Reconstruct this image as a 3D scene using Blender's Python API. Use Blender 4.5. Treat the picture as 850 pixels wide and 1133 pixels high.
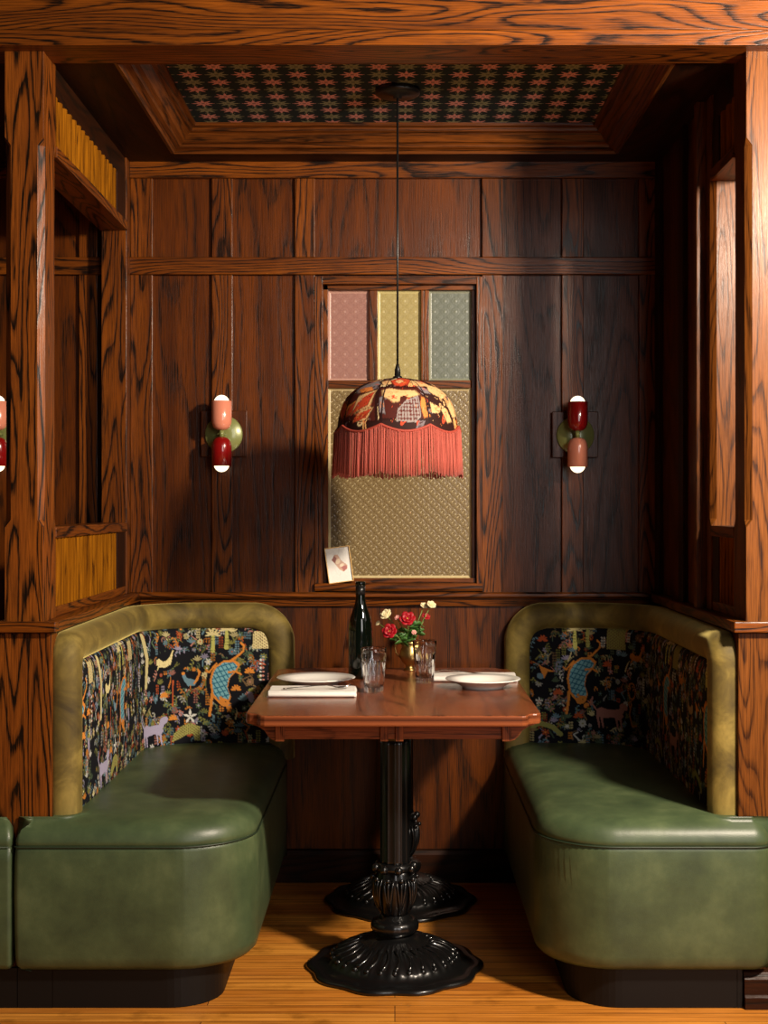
import bpy, math, random
import numpy as np
from mathutils import Vector, Matrix
random.seed(7); rng = np.random.default_rng(7)
for o in list(bpy.data.objects): bpy.data.objects.remove(o)
scene = bpy.context.scene
C = scene.collection
PI = math.pi

# ------------------------------------------------------------------ camera
F = 1550.0; EYE = 1.28
cam = bpy.data.cameras.new('camera'); camo = bpy.data.objects.new('camera', cam); C.objects.link(camo)
camo.location = (0, 0, EYE); camo.rotation_euler = (PI/2, 0, 0)
cam.sensor_fit = 'VERTICAL'; cam.sensor_height = 36; cam.lens = 36*F/1133
cam.shift_x = -12/1133; cam.shift_y = -6.5/1133; cam.clip_start = 0.05
scene.camera = camo

# ------------------------------------------------------------------ world and light
w = bpy.data.worlds.new('world'); scene.world = w; w.use_nodes = True
bg = w.node_tree.nodes['Background']; bg.inputs[0].default_value = (1.0, .82, .66, 1); bg.inputs[1].default_value = 0.012
def area(name, loc, target, sx, sy, power, col):
    l = bpy.data.lights.new(name, 'AREA'); l.shape = 'RECTANGLE'; l.size = sx; l.size_y = sy
    l.energy = power; l.color = col
    o = bpy.data.objects.new(name, l); C.objects.link(o); o.location = loc
    o.rotation_euler = (Vector(target)-Vector(loc)).to_track_quat('-Z', 'Y').to_euler()
    return o
area('key_light', (1.53, 2.25, 2.29), (-.2, 4.4, 1.15), .20, .20, 140, (1, .84, .67))
area('window_daylight', (1.62, -1.3, 2.1), (.6, 4.5, 1.5), 1.35, 2.6, 60, (1, .95, .92))
area('side_window_daylight', (3.7, 2.1, 2.0), (-.5, 3.9, 1.3), 1.3, 1.9, 12, (1, .92, .86))
scene.view_settings.view_transform = 'Standard'; scene.view_settings.look = 'None'
scene.view_settings.exposure = 0.0; scene.view_settings.gamma = 1.0
scene.view_settings.use_curve_mapping = False

# ------------------------------------------------------------------ helpers
def tag(o, label=None, cat=None, group=None, kind=None):
    if label: o['label'] = label
    if cat: o['category'] = cat
    if group: o['group'] = group
    if kind: o['kind'] = kind
    return o
def empty(name, loc=(0, 0, 0), rz=0, **k):
    o = bpy.data.objects.new(name, None); C.objects.link(o); o.location = loc; o.rotation_euler = (0, 0, rz)
    o.empty_display_size = .05
    return tag(o, **k)
def copy_tree(o, parent=None):
    c = o.copy(); C.objects.link(c); c.parent = parent
    for ch in [x for x in bpy.data.objects if x.parent == o]: copy_tree(ch, c)
    return c
class MB:
    def __init__(s): s.v = []; s.f = []; s.m = []; s.uv = []; s.sm = []
    def face(s, idx, uv=None, m=0, smooth=False):
        s.f.append(tuple(idx)); s.m.append(m); s.sm.append(smooth)
        s.uv.append(uv if uv else [(s.v[i][0], s.v[i][2]) for i in idx])
    def box(s, x0, x1, y0, y1, z0, z1, g=2, m=0, off=None):
        """g: grain axis"""
        if off is None: off = (random.uniform(0, 40), random.uniform(0, 40))
        b = len(s.v)
        s.v += [(x, y, z) for z in (z0, z1) for y in (y0, y1) for x in (x0, x1)]
        for q, ax in (((0, 2, 3, 1), 2), ((4, 5, 7, 6), 2), ((0, 1, 5, 4), 1), ((2, 6, 7, 3), 1), ((0, 4, 6, 2), 0), ((1, 3, 7, 5), 0)):
            oth = [a for a in (0, 1, 2) if a != ax]
            if g in oth: U = g; V = [a for a in oth if a != g][0]
            else: U, V = oth
            k = [b+i for i in q]
            s.face(k, [(s.v[i][U]+off[0]+ax*.13, s.v[i][V]+off[1]+ax*.17) for i in k], m)
        return s
    def prism(s, poly, a0, a1, axis=2, m=0, g=None, smooth=False, off=None):
        """poly: 2D points; extruded along axis from a0 to a1. axis 2: (x,y); axis 1: (x,z); axis 0: (y,z)"""
        if off is None: off = (random.uniform(0, 40), random.uniform(0, 40))
        def P(p, a):
            return (p[0], p[1], a) if axis == 2 else ((p[0], a, p[1]) if axis == 1 else (a, p[0], p[1]))
        area2 = sum(poly[i][0]*poly[(i+1) % len(poly)][1]-poly[(i+1) % len(poly)][0]*poly[i][1] for i in range(len(poly)))
        if area2 < 0: poly = poly[::-1]
        n = len(poly); b = len(s.v)
        s.v += [P(p, a0) for p in poly]+[P(p, a1) for p in poly]
        if g is None: g = axis
        oth = [a for a in (0, 1, 2) if a != g]
        def UV(i, V=None):
            v = s.v[i]
            return (v[g]+off[0], v[V if V is not None else oth[0]]+off[1])
        flip = (axis == 1)
        bot = [b+i for i in range(n)]; top = [b+n+i for i in range(n)]
        capV = [a for a in oth if a != axis][0]
        fb = bot if flip else bot[::-1]; ft = top[::-1] if flip else top
        s.face(fb, [UV(i, capV) for i in fb], m); s.face(ft, [UV(i, capV) for i in ft], m)
        L = 0
        for i in range(n):
            j = (i+1) % n
            q = [b+i, b+j, b+n+j, b+n+i]
            d = math.dist(poly[i], poly[j])
            if g == axis: uv = [(a0+off[0], L+off[1]), (a0+off[0], L+d+off[1]), (a1+off[0], L+d+off[1]), (a1+off[0], L+off[1])]
            else: uv = [UV(k, axis) for k in q]
            if flip: q = q[::-1]; uv = uv[::-1]
            s.face(q, uv, m, smooth); L += d
        return s
    def lathe(s, prof, n=32, c=(0, 0, 0), m=0, rmod=None, smooth=True):
        """prof: list of (r,z)"""
        b = len(s.v); cx, cy, cz = c
        for k, (r, z) in enumerate(prof):
            for i in range(n):
                t = 2*PI*i/n; rr = r if rmod is None else rmod(r, z, t)
                dz = 0
                if isinstance(rr, tuple): rr, dz = rr
                s.v.append((cx+rr*math.cos(t), cy+rr*math.sin(t), cz+z+dz))
        for k in range(len(prof)-1):
            for i in range(n):
                j = (i+1) % n
                q = [b+k*n+i, b+k*n+j, b+(k+1)*n+j, b+(k+1)*n+i]
                s.face(q, [(i/n, k), ((i+1)/n, k), ((i+1)/n, k+1), (i/n, k+1)], m, smooth)
        if prof[0][0] > 1e-5: s.face([b+i for i in range(n)][::-1], None, m, False)
        if prof[-1][0] > 1e-5: s.face([b+(len(prof)-1)*n+i for i in range(n)], None, m, False)
        return s
    def tube(s, pts, r, n=8, m=0, caps=True, flat=1.0):
        b = len(s.v); pts = [Vector(p) for p in pts]; K = len(pts)
        rs = r if isinstance(r, (list, tuple)) else [r]*K
        up = Vector((0, 0, 1)); prev = None
        for k, p in enumerate(pts):
            d = (pts[min(k+1, K-1)]-pts[max(k-1, 0)]).normalized()
            if prev is None:
                a = d.cross(up) if abs(d.z) < .95 else d.cross(Vector((1, 0, 0)))
                a.normalize()
            else:
                a = (prev-d*prev.dot(d)).normalized()
            prev = a; c2 = d.cross(a)
            for i in range(n):
                t = 2*PI*i/n
                s.v.append(tuple(p+a*math.cos(t)*rs[k]+c2*math.sin(t)*rs[k]*flat))
        for k in range(K-1):
            for i in range(n):
                j = (i+1) % n
                s.face([b+k*n+i, b+k*n+j, b+(k+1)*n+j, b+(k+1)*n+i], [(0, 0)]*4, m, True)
        if caps:
            s.face([b+i for i in range(n)][::-1], [(0, 0)]*n, m); s.face([b+(K-1)*n+i for i in range(n)], [(0, 0)]*n, m)
        return s
    def ball(s, c, r, n=12, k=8, m=0, sc=(1, 1, 1), rot=None):
        b = len(s.v)
        for i in range(k+1):
            a = -PI/2+PI*i/k
            for j in range(n):
                t = 2*PI*j/n
                p = Vector((r*math.cos(a)*math.cos(t)*sc[0], r*math.cos(a)*math.sin(t)*sc[1], r*math.sin(a)*sc[2]))
                if rot: p = rot @ p
                s.v.append(tuple(p+Vector(c)))
        for i in range(k):
            for j in range(n):
                j2 = (j+1) % n
                s.face([b+i*n+j, b+i*n+j2, b+(i+1)*n+j2, b+(i+1)*n+j], [(0, 0)]*4, m, True)
        return s
    def grid(s, P, m=0, smooth=True, closed=False, uvs=None):
        """P: rows x cols of points"""
        b = len(s.v); R = len(P); K = len(P[0])
        for row in P: s.v += [tuple(p) for p in row]
        for i in range(R-1):
            for j in range(K if closed else K-1):
                j2 = (j+1) % K
                q = [b+i*K+j, b+i*K+j2, b+(i+1)*K+j2, b+(i+1)*K+j]
                s.face(q, [(j, i), (j+1, i), (j+1, i+1), (j, i+1)] if uvs is None else [uvs[i][j], uvs[i][j2], uvs[i+1][j2], uvs[i+1][j]], m, smooth)
        return b
    def build(s, name, mats, parent=None, bevel=0, local=None, subsurf=0, merge=False):
        me = bpy.data.meshes.new(name)
        me.from_pydata(s.v, [], s.f)
        mats = mats if isinstance(mats, (list, tuple)) else [mats]
        for x in mats: me.materials.append(x)
        me.polygons.foreach_set('material_index', s.m)
        me.polygons.foreach_set('use_smooth', s.sm)
        ul = me.uv_layers.new(name='UVMap')
        flat = [c for f in s.uv for p in f for c in p]
        ul.data.foreach_set('uv', flat)
        me.update()
        o = bpy.data.objects.new(name, me); C.objects.link(o)
        if parent: o.parent = parent
        if bevel:
            md = o.modifiers.new('bevel', 'BEVEL'); md.width = bevel; md.segments = 2; md.limit_method = 'ANGLE'; md.angle_limit = math.radians(40)
        if subsurf:
            md = o.modifiers.new('sub', 'SUBSURF'); md.levels = subsurf; md.render_levels = subsurf
        return o
def np_grid_mesh(name, P, col, mat, parent=None, closed=False):
    """P: R x K x 3 array, col: R x K x 3 -> one smooth mesh with colour attribute"""
    R, K = P.shape[:2]
    me = bpy.data.meshes.new(name)
    idx = np.arange(R*K).reshape(R, K)
    if closed: idx = np.concatenate([idx, idx[:, :1]], axis=1)
    q = np.stack([idx[:-1, :-1], idx[:-1, 1:], idx[1:, 1:], idx[1:, :-1]], -1).reshape(-1, 4)
    me.from_pydata(P.reshape(-1, 3).tolist(), [], q.tolist())
    me.materials.append(mat)
    me.polygons.foreach_set('use_smooth', [True]*len(me.polygons))
    if col is not None:
        a = me.color_attributes.new('Col', 'FLOAT_COLOR', 'POINT')
        c4 = np.ones((R*K, 4), dtype=np.float32); c4[:, :3] = col.reshape(-1, 3)
        a.data.foreach_set('color', c4.ravel())
    me.update()
    o = bpy.data.objects.new(name, me); C.objects.link(o)
    if parent: o.parent = parent
    return o
def lin(r, g, b):
    f = lambda c: (c/255/12.92) if c/255 <= .04045 else ((c/255+.055)/1.055)**2.4
    return (f(r), f(g), f(b))

# ------------------------------------------------------------------ materials
def newmat(name):
    m = bpy.data.materials.new(name); m.use_nodes = True
    nt = m.node_tree; return m, nt, nt.nodes['Principled BSDF']
def N(nt, t, **k):
    n = nt.nodes.new(t)
    for a, b in k.items(): setattr(n, a, b)
    return n
def ramp(nt, stops, interp='LINEAR'):
    r = N(nt, 'ShaderNodeValToRGB'); r.color_ramp.interpolation = interp
    e = r.color_ramp.elements
    while len(e) < len(stops): e.new(.5)
    for el, (p, c) in zip(e, stops): el.position = p; el.color = (*c, 1) if len(c) == 3 else c
    return r
def plain(name, col, rough=.5, metal=0, spec=.5, **k):
    m, nt, p = newmat(name)
    p.inputs['Base Color'].default_value = (*col, 1); p.inputs['Roughness'].default_value = rough
    p.inputs['Metallic'].default_value = metal; p.inputs['Specular IOR Level'].default_value = spec
    for a, b in k.items(): p.inputs[a.replace('_', ' ')].default_value = b
    return m
def mathn(nt, op, a, b=None, c=None):
    n = N(nt, 'ShaderNodeMath', operation=op)
    for i, x in enumerate((a, b, c)):
        if x is None: continue
        if isinstance(x, (int, float)): n.inputs[i].default_value = x
        else: nt.links.new(x, n.inputs[i])
    return n.outputs[0]
def wood(name, light, mid, dark, rings=9, lines=.55, freq=(1.0, 7.0), rough=.38, coat=.25, porescale=1.0, bump=.25, spec=.10):
    m, nt, p = newmat(name); L = nt.links
    uv = N(nt, 'ShaderNodeUVMap')
    def noise(sx, sy, detail=2, rgh=.5, scale=1):
        mp = N(nt, 'ShaderNodeMapping'); mp.inputs['Scale'].default_value = (sx, sy, 1); L.new(uv.outputs[0], mp.inputs[0])
        n = N(nt, 'ShaderNodeTexNoise'); n.inputs['Scale'].default_value = scale; n.inputs['Detail'].default_value = detail
        n.inputs['Roughness'].default_value = rgh; L.new(mp.outputs[0], n.inputs['Vector']); return n.outputs['Fac']
    cont = noise(freq[0], freq[1], 1.2, .45)
    wob = noise(12, 60, 2, .6)
    x = mathn(nt, 'MULTIPLY_ADD', cont, float(rings*2), 0.0)
    x = mathn(nt, 'MULTIPLY_ADD', wob, .45, x)
    fr = mathn(nt, 'FRACT', x)
    # asymmetric ring: sharp dark edge then fade
    g = ramp(nt, [(0, (1, 1, 1)), (.10, (.75, .75, .75)), (.30, (.12, .12, .12)), (.72, (0, 0, 0)), (.93, (.35, .35, .35)), (1, (1, 1, 1))])
    L.new(fr, g.inputs[0])
    pore = noise(9*porescale, 330*porescale, 3, .6)
    pr = ramp(nt, [(.38, (1, 1, 1)), (.58, (0, 0, 0))]); L.new(pore, pr.inputs[0])
    tn = noise(.9, 9, 3, .6)
    tr = ramp(nt, [(.3, mid), (.72, light)]); L.new(tn, tr.inputs[0])
    f1 = mathn(nt, 'MULTIPLY', g.outputs[0], lines)
    pf = mathn(nt, 'MULTIPLY', pr.outputs[0], .45)
    # pores gather on the rings
    pf2 = mathn(nt, 'MULTIPLY_ADD', mathn(nt, 'MULTIPLY', pr.outputs[0], g.outputs[0]), .35, pf)
    tot = mathn(nt, 'MINIMUM', mathn(nt, 'ADD', f1, pf2), 1.0)
    mx = N(nt, 'ShaderNodeMix', data_type='RGBA'); L.new(tot, mx.inputs[0]); L.new(tr.outputs[0], mx.inputs[6]); mx.inputs[7].default_value = (*dark, 1)
    L.new(mx.outputs[2], p.inputs['Base Color'])
    p.inputs['Roughness'].default_value = rough
    p.inputs['Specular IOR Level'].default_value = spec; p.inputs['Coat Weight'].default_value = coat; p.inputs['Coat Roughness'].default_value = .27
    bp = N(nt, 'ShaderNodeBump'); bp.inputs['Strength'].default_value = bump; bp.inputs['Distance'].default_value = .0012; bp.invert = True
    L.new(tot, bp.inputs['Height']); L.new(bp.outputs[0], p.inputs['Normal'])
    L.new(bp.outputs[0], p.inputs['Coat Normal'])
    return m
W_PANEL = wood('stained_oak_panel', (.170, .040, .0025), (.056, .012, .0012), (.012, .005, .002), rings=8, lines=.42, freq=(.6, 4.0), rough=.44, coat=.34)
W_TRIM = wood('stained_oak_trim', (.27, .071, .005), (.11, .026, .003), (.009, .004, .002), rings=9, lines=.8, freq=(1.1, 9), rough=.4, coat=.32)
W_DARK = wood('dark_oak', (.045, .012, .003), (.018, .005, .0015), (.008, .004, .002), rings=6, lines=.6, freq=(.9, 6), rough=.5, coat=.06)
W_SLAT = wood('lit_slat_oak', (.34, .125, .006), (.19, .062, .003), (.05, .016, .003), rings=4, lines=.35, freq=(1, 20), rough=.7, coat=0, spec=0, bump=.1)  # lighter gold than the other oak: key light on the slats put into the colour
W_TABLE = wood('table_cherry', (.30, .085, .028), (.21, .055, .018), (.06, .016, .007), rings=6, lines=.45, freq=(1.2, 6), rough=.26, coat=.5, bump=.08)
W_POST = wood('post_oak', (.30, .082, .008), (.16, .040, .005), (.008, .004, .002), rings=9, lines=.95, freq=(1.0, 11), rough=.4)
W_LIGHT = wood('honey_oak', (.20, .064, .010), (.13, .038, .006), (.028, .009, .003), rings=10, lines=.6, freq=(.9, 9), rough=.4, coat=.12)

W_MOLD = wood('moulding_oak', (.20, .055, .006), (.10, .026, .004), (.014, .005, .002), rings=3, lines=.6, freq=(1, 26), rough=.36, coat=.4)
def floor_mat():
    m, nt, p = newmat('strip_floor'); L = nt.links
    tc = N(nt, 'ShaderNodeTexCoord')
    br = N(nt, 'ShaderNodeTexBrick'); br.offset = .37; br.offset_frequency = 3
    br.inputs['Scale'].default_value = 1; br.inputs['Brick Width'].default_value = 1.3; br.inputs['Row Height'].default_value = .057
    br.inputs['Mortar Size'].default_value = .0012; br.inputs['Mortar Smooth'].default_value = .3
    br.inputs['Color1'].default_value = (*lin(222, 150, 58), 1); br.inputs['Color2'].default_value = (*lin(186, 112, 36), 1); br.inputs['Mortar'].default_value = (.03, .012, .004, 1)
    L.new(tc.outputs['Object'], br.inputs['Vector'])
    mp = N(nt, 'ShaderNodeMapping'); mp.inputs['Scale'].default_value = (2.2, 60, 1); L.new(tc.outputs['Object'], mp.inputs[0])
    n = N(nt, 'ShaderNodeTexNoise'); n.inputs['Scale'].default_value = 1; n.inputs['Detail'].default_value = 5; n.inputs['Roughness'].default_value = .65; L.new(mp.outputs[0], n.inputs['Vector'])
    r = ramp(nt, [(.33, (.42, .33, .26)), (.6, (1.1, 1.1, 1.1))]); L.new(n.outputs['Fac'], r.inputs[0])
    mx = N(nt, 'ShaderNodeMix', data_type='RGBA', blend_type='MULTIPLY'); mx.inputs[0].default_value = .85
    L.new(br.outputs[0], mx.inputs[6]); L.new(r.outputs[0], mx.inputs[7])
    n2 = N(nt, 'ShaderNodeTexNoise'); n2.inputs['Scale'].default_value = 9; n2.inputs['Detail'].default_value = 6; L.new(tc.outputs['Object'], n2.inputs['Vector'])
    r2 = ramp(nt, [(.25, (.35, .3, .25)), (.42, (1, 1, 1))]); L.new(n2.outputs['Fac'], r2.inputs[0])
    mx2 = N(nt, 'ShaderNodeMix', data_type='RGBA', blend_type='MULTIPLY'); mx2.inputs[0].default_value = .7
    L.new(mx.outputs[2], mx2.inputs[6]); L.new(r2.outputs[0], mx2.inputs[7])
    L.new(mx2.outputs[2], p.inputs['Base Color'])
    rr = ramp(nt, [(.3, (.28,)*3), (.7, (.5,)*3)]); L.new(n2.outputs['Fac'], rr.inputs[0]); L.new(rr.outputs[0], p.inputs['Roughness'])
    bp = N(nt, 'ShaderNodeBump'); bp.inputs['Strength'].default_value = .3; bp.inputs['Distance'].default_value = .001; bp.invert = True
    L.new(br.outputs['Fac'], bp.inputs['Height']); L.new(bp.outputs[0], p.inputs['Normal'])
    return m
M_FLOOR = floor_mat()
def leather_mat():
    m, nt, p = newmat('green_leather'); L = nt.links
    tc = N(nt, 'ShaderNodeTexCoord')
    n = N(nt, 'ShaderNodeTexNoise'); n.inputs['Scale'].default_value = 9; n.inputs['Detail'].default_value = 7; n.inputs['Roughness'].default_value = .62; L.new(tc.outputs['Object'], n.inputs['Vector'])
    r = ramp(nt, [(.3, lin(54, 68, 45)), (.52, lin(68, 83, 54)), (.78, lin(90, 103, 69))]); L.new(n.outputs['Fac'], r.inputs[0])
    L.new(r.outputs[0], p.inputs['Base Color'])
    p.inputs['Roughness'].default_value = .41
    v = N(nt, 'ShaderNodeTexVoronoi'); v.inputs['Scale'].default_value = 420; L.new(tc.outputs['Object'], v.inputs['Vector'])
    n3 = N(nt, 'ShaderNodeTexNoise'); n3.inputs['Scale'].default_value = 14; n3.inputs['Detail'].default_value = 3; L.new(tc.outputs['Object'], n3.inputs['Vector'])
    h = mathn(nt, 'MULTIPLY_ADD', n3.outputs['Fac'], 2.0, mathn(nt, 'MULTIPLY', v.outputs['Distance'], .25))
    bp = N(nt, 'ShaderNodeBump'); bp.inputs['Strength'].default_value = .25; bp.inputs['Distance'].default_value = .002
    L.new(h, bp.inputs['Height']); L.new(bp.outputs[0], p.inputs['Normal'])
    return m
M_LEATHER = leather_mat()
def velvet_mat():
    m, nt, p = newmat('olive_velvet'); L = nt.links
    tc = N(nt, 'ShaderNodeTexCoord')
    n = N(nt, 'ShaderNodeTexNoise'); n.inputs['Scale'].default_value = 8; n.inputs['Detail'].default_value = 5; n.inputs['Roughness'].default_value = .6; n.inputs['Distortion'].default_value = .6; L.new(tc.outputs['Object'], n.inputs['Vector'])
    r = ramp(nt, [(.3, lin(62, 50, 16)), (.5, lin(102, 86, 32)), (.7, lin(146, 126, 58))]); L.new(n.outputs['Fac'], r.inputs[0])
    L.new(r.outputs[0], p.inputs['Base Color'])
    p.inputs['Roughness'].default_value = .75
    p.inputs['Sheen Weight'].default_value = .7; p.inputs['Sheen Roughness'].default_value = .35; p.inputs['Sheen Tint'].default_value = (*lin(220, 200, 120), 1)
    bp = N(nt, 'ShaderNodeBump'); bp.inputs['Strength'].default_value = .4; bp.inputs['Distance'].default_value = .004
    L.new(n.outputs['Fac'], bp.inputs['Height']); L.new(bp.outputs[0], p.inputs['Normal'])
    return m
M_VELVET = velvet_mat()
def attr_mat(name, rough=.85, weave=900, spec=.2, bump=.25):
    m, nt, p = newmat(name); L = nt.links
    a = N(nt, 'ShaderNodeVertexColor'); a.layer_name = 'Col'
    tc = N(nt, 'ShaderNodeTexCoord')
    n = N(nt, 'ShaderNodeTexNoise'); n.inputs['Scale'].default_value = weave; n.inputs['Detail'].default_value = 1; L.new(tc.outputs['Object'], n.inputs['Vector'])
    r = ramp(nt, [(.3, (.7,)*3), (.65, (1.1,)*3)]); L.new(n.outputs['Fac'], r.inputs[0])
    mx = N(nt, 'ShaderNodeMix', data_type='RGBA', blend_type='MULTIPLY'); mx.inputs[0].default_value = .6
    L.new(a.outputs[0], mx.inputs[6]); L.new(r.outputs[0], mx.inputs[7]); L.new(mx.outputs[2], p.inputs['Base Color'])
    p.inputs['Roughness'].default_value = rough; p.inputs['Specular IOR Level'].default_value = spec
    return m
M_TAPE = attr_mat('tapestry_fabric'); M_SHADE = attr_mat('printed_shade_fabric', .7, 1200); M_PAPER = attr_mat('star_wallpaper', .8, 700)
M_PRINT = attr_mat('printed_card', .5, 900)
M_BLACKIRON = plain('black_cast_iron', (.004, .004, .004), .28, 0, .5, Coat_Weight=.25)
M_PLINTH = plain('black_plinth', (.004, .0036, .0033), .5, 0, .25)
M_THREAD = plain('dark_green_stitching', lin(34, 48, 30), .5)
M_PINK = plain('pink_enamel', lin(224, 140, 112), .22, 0, .5, Coat_Weight=.6)
M_RED = plain('oxblood_enamel', lin(132, 14, 14), .2, 0, .5, Coat_Weight=.7)
M_GREEN = plain('sage_enamel', lin(128, 134, 76), .3, .1, .5, Coat_Weight=.4)
M_BLACK = plain('black_fitting', (.006, .006, .006), .35)
M_CHINA = plain('white_china', (.88, .86, .80), .15, 0, .5, Coat_Weight=.3)
M_LINEN = plain('white_linen', (.82, .79, .73), .9, 0, .2)
M_STEEL = plain('steel', (.55, .53, .5), .2, 1)
M_BRASS = plain('aged_brass', lin(172, 146, 92), .36, 1)
M_BOTTLE = plain('dark_bottle_glass', (.002, .0035, .002), .06, 0, .5, Coat_Weight=.5)
M_GLASS = plain('clear_glass', (1, 1, 1), .02, 0, .5, Transmission_Weight=1.0, IOR=1.48)
M_FRINGE = plain('coral_fringe', lin(178, 82, 66), .6, 0, .3, Sheen_Weight=.3)
M_FRTRIM = plain('rust_braid', lin(160, 62, 46), .7)
M_FRINGEIN = plain('shade_lining', lin(150, 50, 34), .8)
M_REDPET = plain('red_petals', lin(164, 9, 26), .5); M_WHITEPET = plain('cream_petals', lin(240, 226, 180), .6); M_PINKPET = plain('pale_pink_petals', lin(232, 160, 150), .6)
M_LEAF = plain('leaf', lin(62, 104, 40), .5); M_STEM = plain('stem', lin(110, 130, 60), .5); M_YEL = plain('flower_centre', lin(190, 170, 60), .6)
M_GOLD = plain('gilt_frame', lin(190, 150, 90), .35, .7)
M_FRAMEDK = plain('dark_frame_edge', (.01, .008, .006), .5)
def bulb_mat():
    m, nt, p = newmat('lit_bulb'); p.inputs['Base Color'].default_value = (1, .9, .75, 1)
    p.inputs['Emission Color'].default_value = (1, .80, .55, 1); p.inputs['Emission Strength'].default_value = 1.9
    return m
M_BULB = bulb_mat()
def pane_mat(name, col, col2, rough=.3):
    m, nt, p = newmat(name); L = nt.links
    tc = N(nt, 'ShaderNodeTexCoord')
    n = N(nt, 'ShaderNodeTexNoise'); n.inputs['Scale'].default_value = 260; n.inputs['Detail'].default_value = 2; L.new(tc.outputs['Object'], n.inputs['Vector'])
    a = N(nt, 'ShaderNodeVertexColor'); a.layer_name = 'Col'
    mx = N(nt, 'ShaderNodeMix', data_type='RGBA'); L.new(a.outputs[0], mx.inputs[0]); mx.inputs[6].default_value = (*col, 1); mx.inputs[7].default_value = (*col2, 1)
    mx2 = N(nt, 'ShaderNodeMix', data_type='RGBA', blend_type='MULTIPLY'); mx2.inputs[0].default_value = .5
    r = ramp(nt, [(.3, (.75,)*3), (.6, (1.1,)*3)]); L.new(n.outputs['Fac'], r.inputs[0])
    L.new(mx.outputs[2], mx2.inputs[6]); L.new(r.outputs[0], mx2.inputs[7])
    L.new(mx2.outputs[2], p.inputs['Base Color']); p.inputs['Roughness'].default_value = rough
    return m
M_PANE_PINK = pane_mat('pink_patterned_glass', lin(150, 108, 98), lin(192, 150, 134))
M_PANE_YEL = pane_mat('yellow_patterned_glass', lin(158, 143, 88), lin(200, 188, 130))
M_PANE_GREY = pane_mat('grey_patterned_glass', lin(98, 104, 92), lin(140, 144, 124))
M_PANE_AMB = pane_mat('amber_patterned_glass', lin(106, 86, 52), lin(206, 188, 140), .25)

# ------------------------------------------------------------------ measures of the booth
YB = 4.78            # back wall
YP = 3.588           # front of posts
XI = .90             # inner faces of partitions
ZC = 2.45            # soffit
def struct(o): o['kind'] = 'structure'; return o

# ------------------------------------------------------------------ floor
fl = MB(); fl.box(-4, 4, -3.0, YB+.1, -.06, 0, g=0); struct(fl.build('floor', M_FLOOR))
# ------------------------------------------------------------------ back wall with its panels
wb = MB()
edges = [-2.4, -1.7, -1.035, -.59, -.31, .33, .605, 1.04, 1.7, 2.4]
for a, b in zip(edges[:-1], edges[1:]):
    if a == -.31:
        wb.box(a, -.245, YB, YB+.05, .98, 2.6); wb.box(.275, b, YB, YB+.05, .98, 2.6)
        wb.box(-.245, .275, YB, YB+.05, 2.035, 2.6); wb.box(a, b, YB, YB+.05, 0, 1.0)
    else:
        wb.box(a, b, YB, YB+.05, 0, .985); wb.box(a, b, YB, YB+.05, .985, 2.6)
struct(wb.build('wall_back', W_PANEL))
tn = [0]
def trim(mb, mat, bevel=.0025, parent=None, name=None):
    if name is None: tn[0] += 1; name = 'trim_%d' % tn[0]
    o = mb.build(name, mat, parent, bevel=bevel)
    if parent is None: struct(o)
    return o
TH = .016
for (a, b) in ((-.90, -.824), (-.623, -.552), (-.340, -.272), (.296, .367), (.568, .642), (.83, .90), (-1.075, -1.012), (1.012, 1.075), (-1.5, -1.43), (1.43, 1.5)):
    for z0, z1 in ((.985, 2.067), (2.126, 2.395)):
        trim(MB().box(a, b, YB-TH, YB, z0, z1), W_TRIM)
trim(MB().box(-2.4, 2.4, YB-.022, YB, 2.067, 2.126, g=0), W_TRIM, .003)
trim(MB().box(-2.4, 2.4, YB-.022, YB, 2.395, 2.46, g=0), W_TRIM, .003)
# wall ledge along the back
lg = MB().prism([(YB, .968), (YB-.035, .968), (YB-.042, .974), (YB-.042, .983), (YB-.035, .988), (YB, .988)], -.865, .865, axis=0)
lg.prism([(YB, .940), (YB-.016, .940), (YB-.022, .968), (YB, .968)], -.865, .865, axis=0)
trim(lg, W_TRIM, .001)
# baseboard under the table
bb = MB().prism([(YB, 0), (YB-.02, 0), (YB-.02, .095), (YB-.014, .108), (YB, .112)], -.88, .88, axis=0)
struct(bb.build('baseboard_back', W_DARK, bevel=.001))

# ------------------------------------------------------------------ window
win = empty('window_1', (0, YB, 1.02), kind='structure')
GX0, GX1 = -.228, .259; YG = YB+.028
def wchild(mb, name, mat, bevel=.0015):
    mb.v = [(x, y-YB, z-1.02) for x, y, z in mb.v]
    return mb.build(name, mat, win, bevel=bevel)
fr = MB()
fr.box(-.272, -.245, YB-.02, YB+.04, 1.0, 2.06); fr.box(.278, .298, YB-.02, YB+.04, 1.0, 2.06)
fr.box(-.245, .278, YB-.02, YB+.04, 2.035, 2.06, g=0)
fr.box(-.245, GX0, YB+.004, YB+.05, 1.02, 2.035); fr.box(GX1+.003, .278, YB+.012, YB+.05, 1.02, 2.035)
fr.box(-.245, .278, YB+.004, YB+.05, 2.018, 2.035, g=0)
fr.box(-.245, .278, YB+.0, YB+.05, 1.018, 1.034, g=0)
wchild(fr, 'window_frame', W_TRIM)
sl = MB().prism([(YB+.05, .992), (YB-.03, .992), (YB-.034, 1.0), (YB-.034, 1.010), (YB-.03, 1.018), (YB+.05, 1.018)], -.272, .298, axis=0)
wchild(sl, 'window_sill', W_TRIM, .001)
wchild(MB().box(GX0, GX1, YB+.010, YB+.045, 1.684, 1.710, g=0), 'transom_bar', W_TRIM)
wchild(MB().box(-.087, -.059, YB+.010, YB+.045, 1.710, 2.018), 'mullion', W_TRIM)
wchild(MB().box(.090, .117, YB+.010, YB+.045, 1.710, 2.018), 'mullion', W_TRIM)
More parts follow.
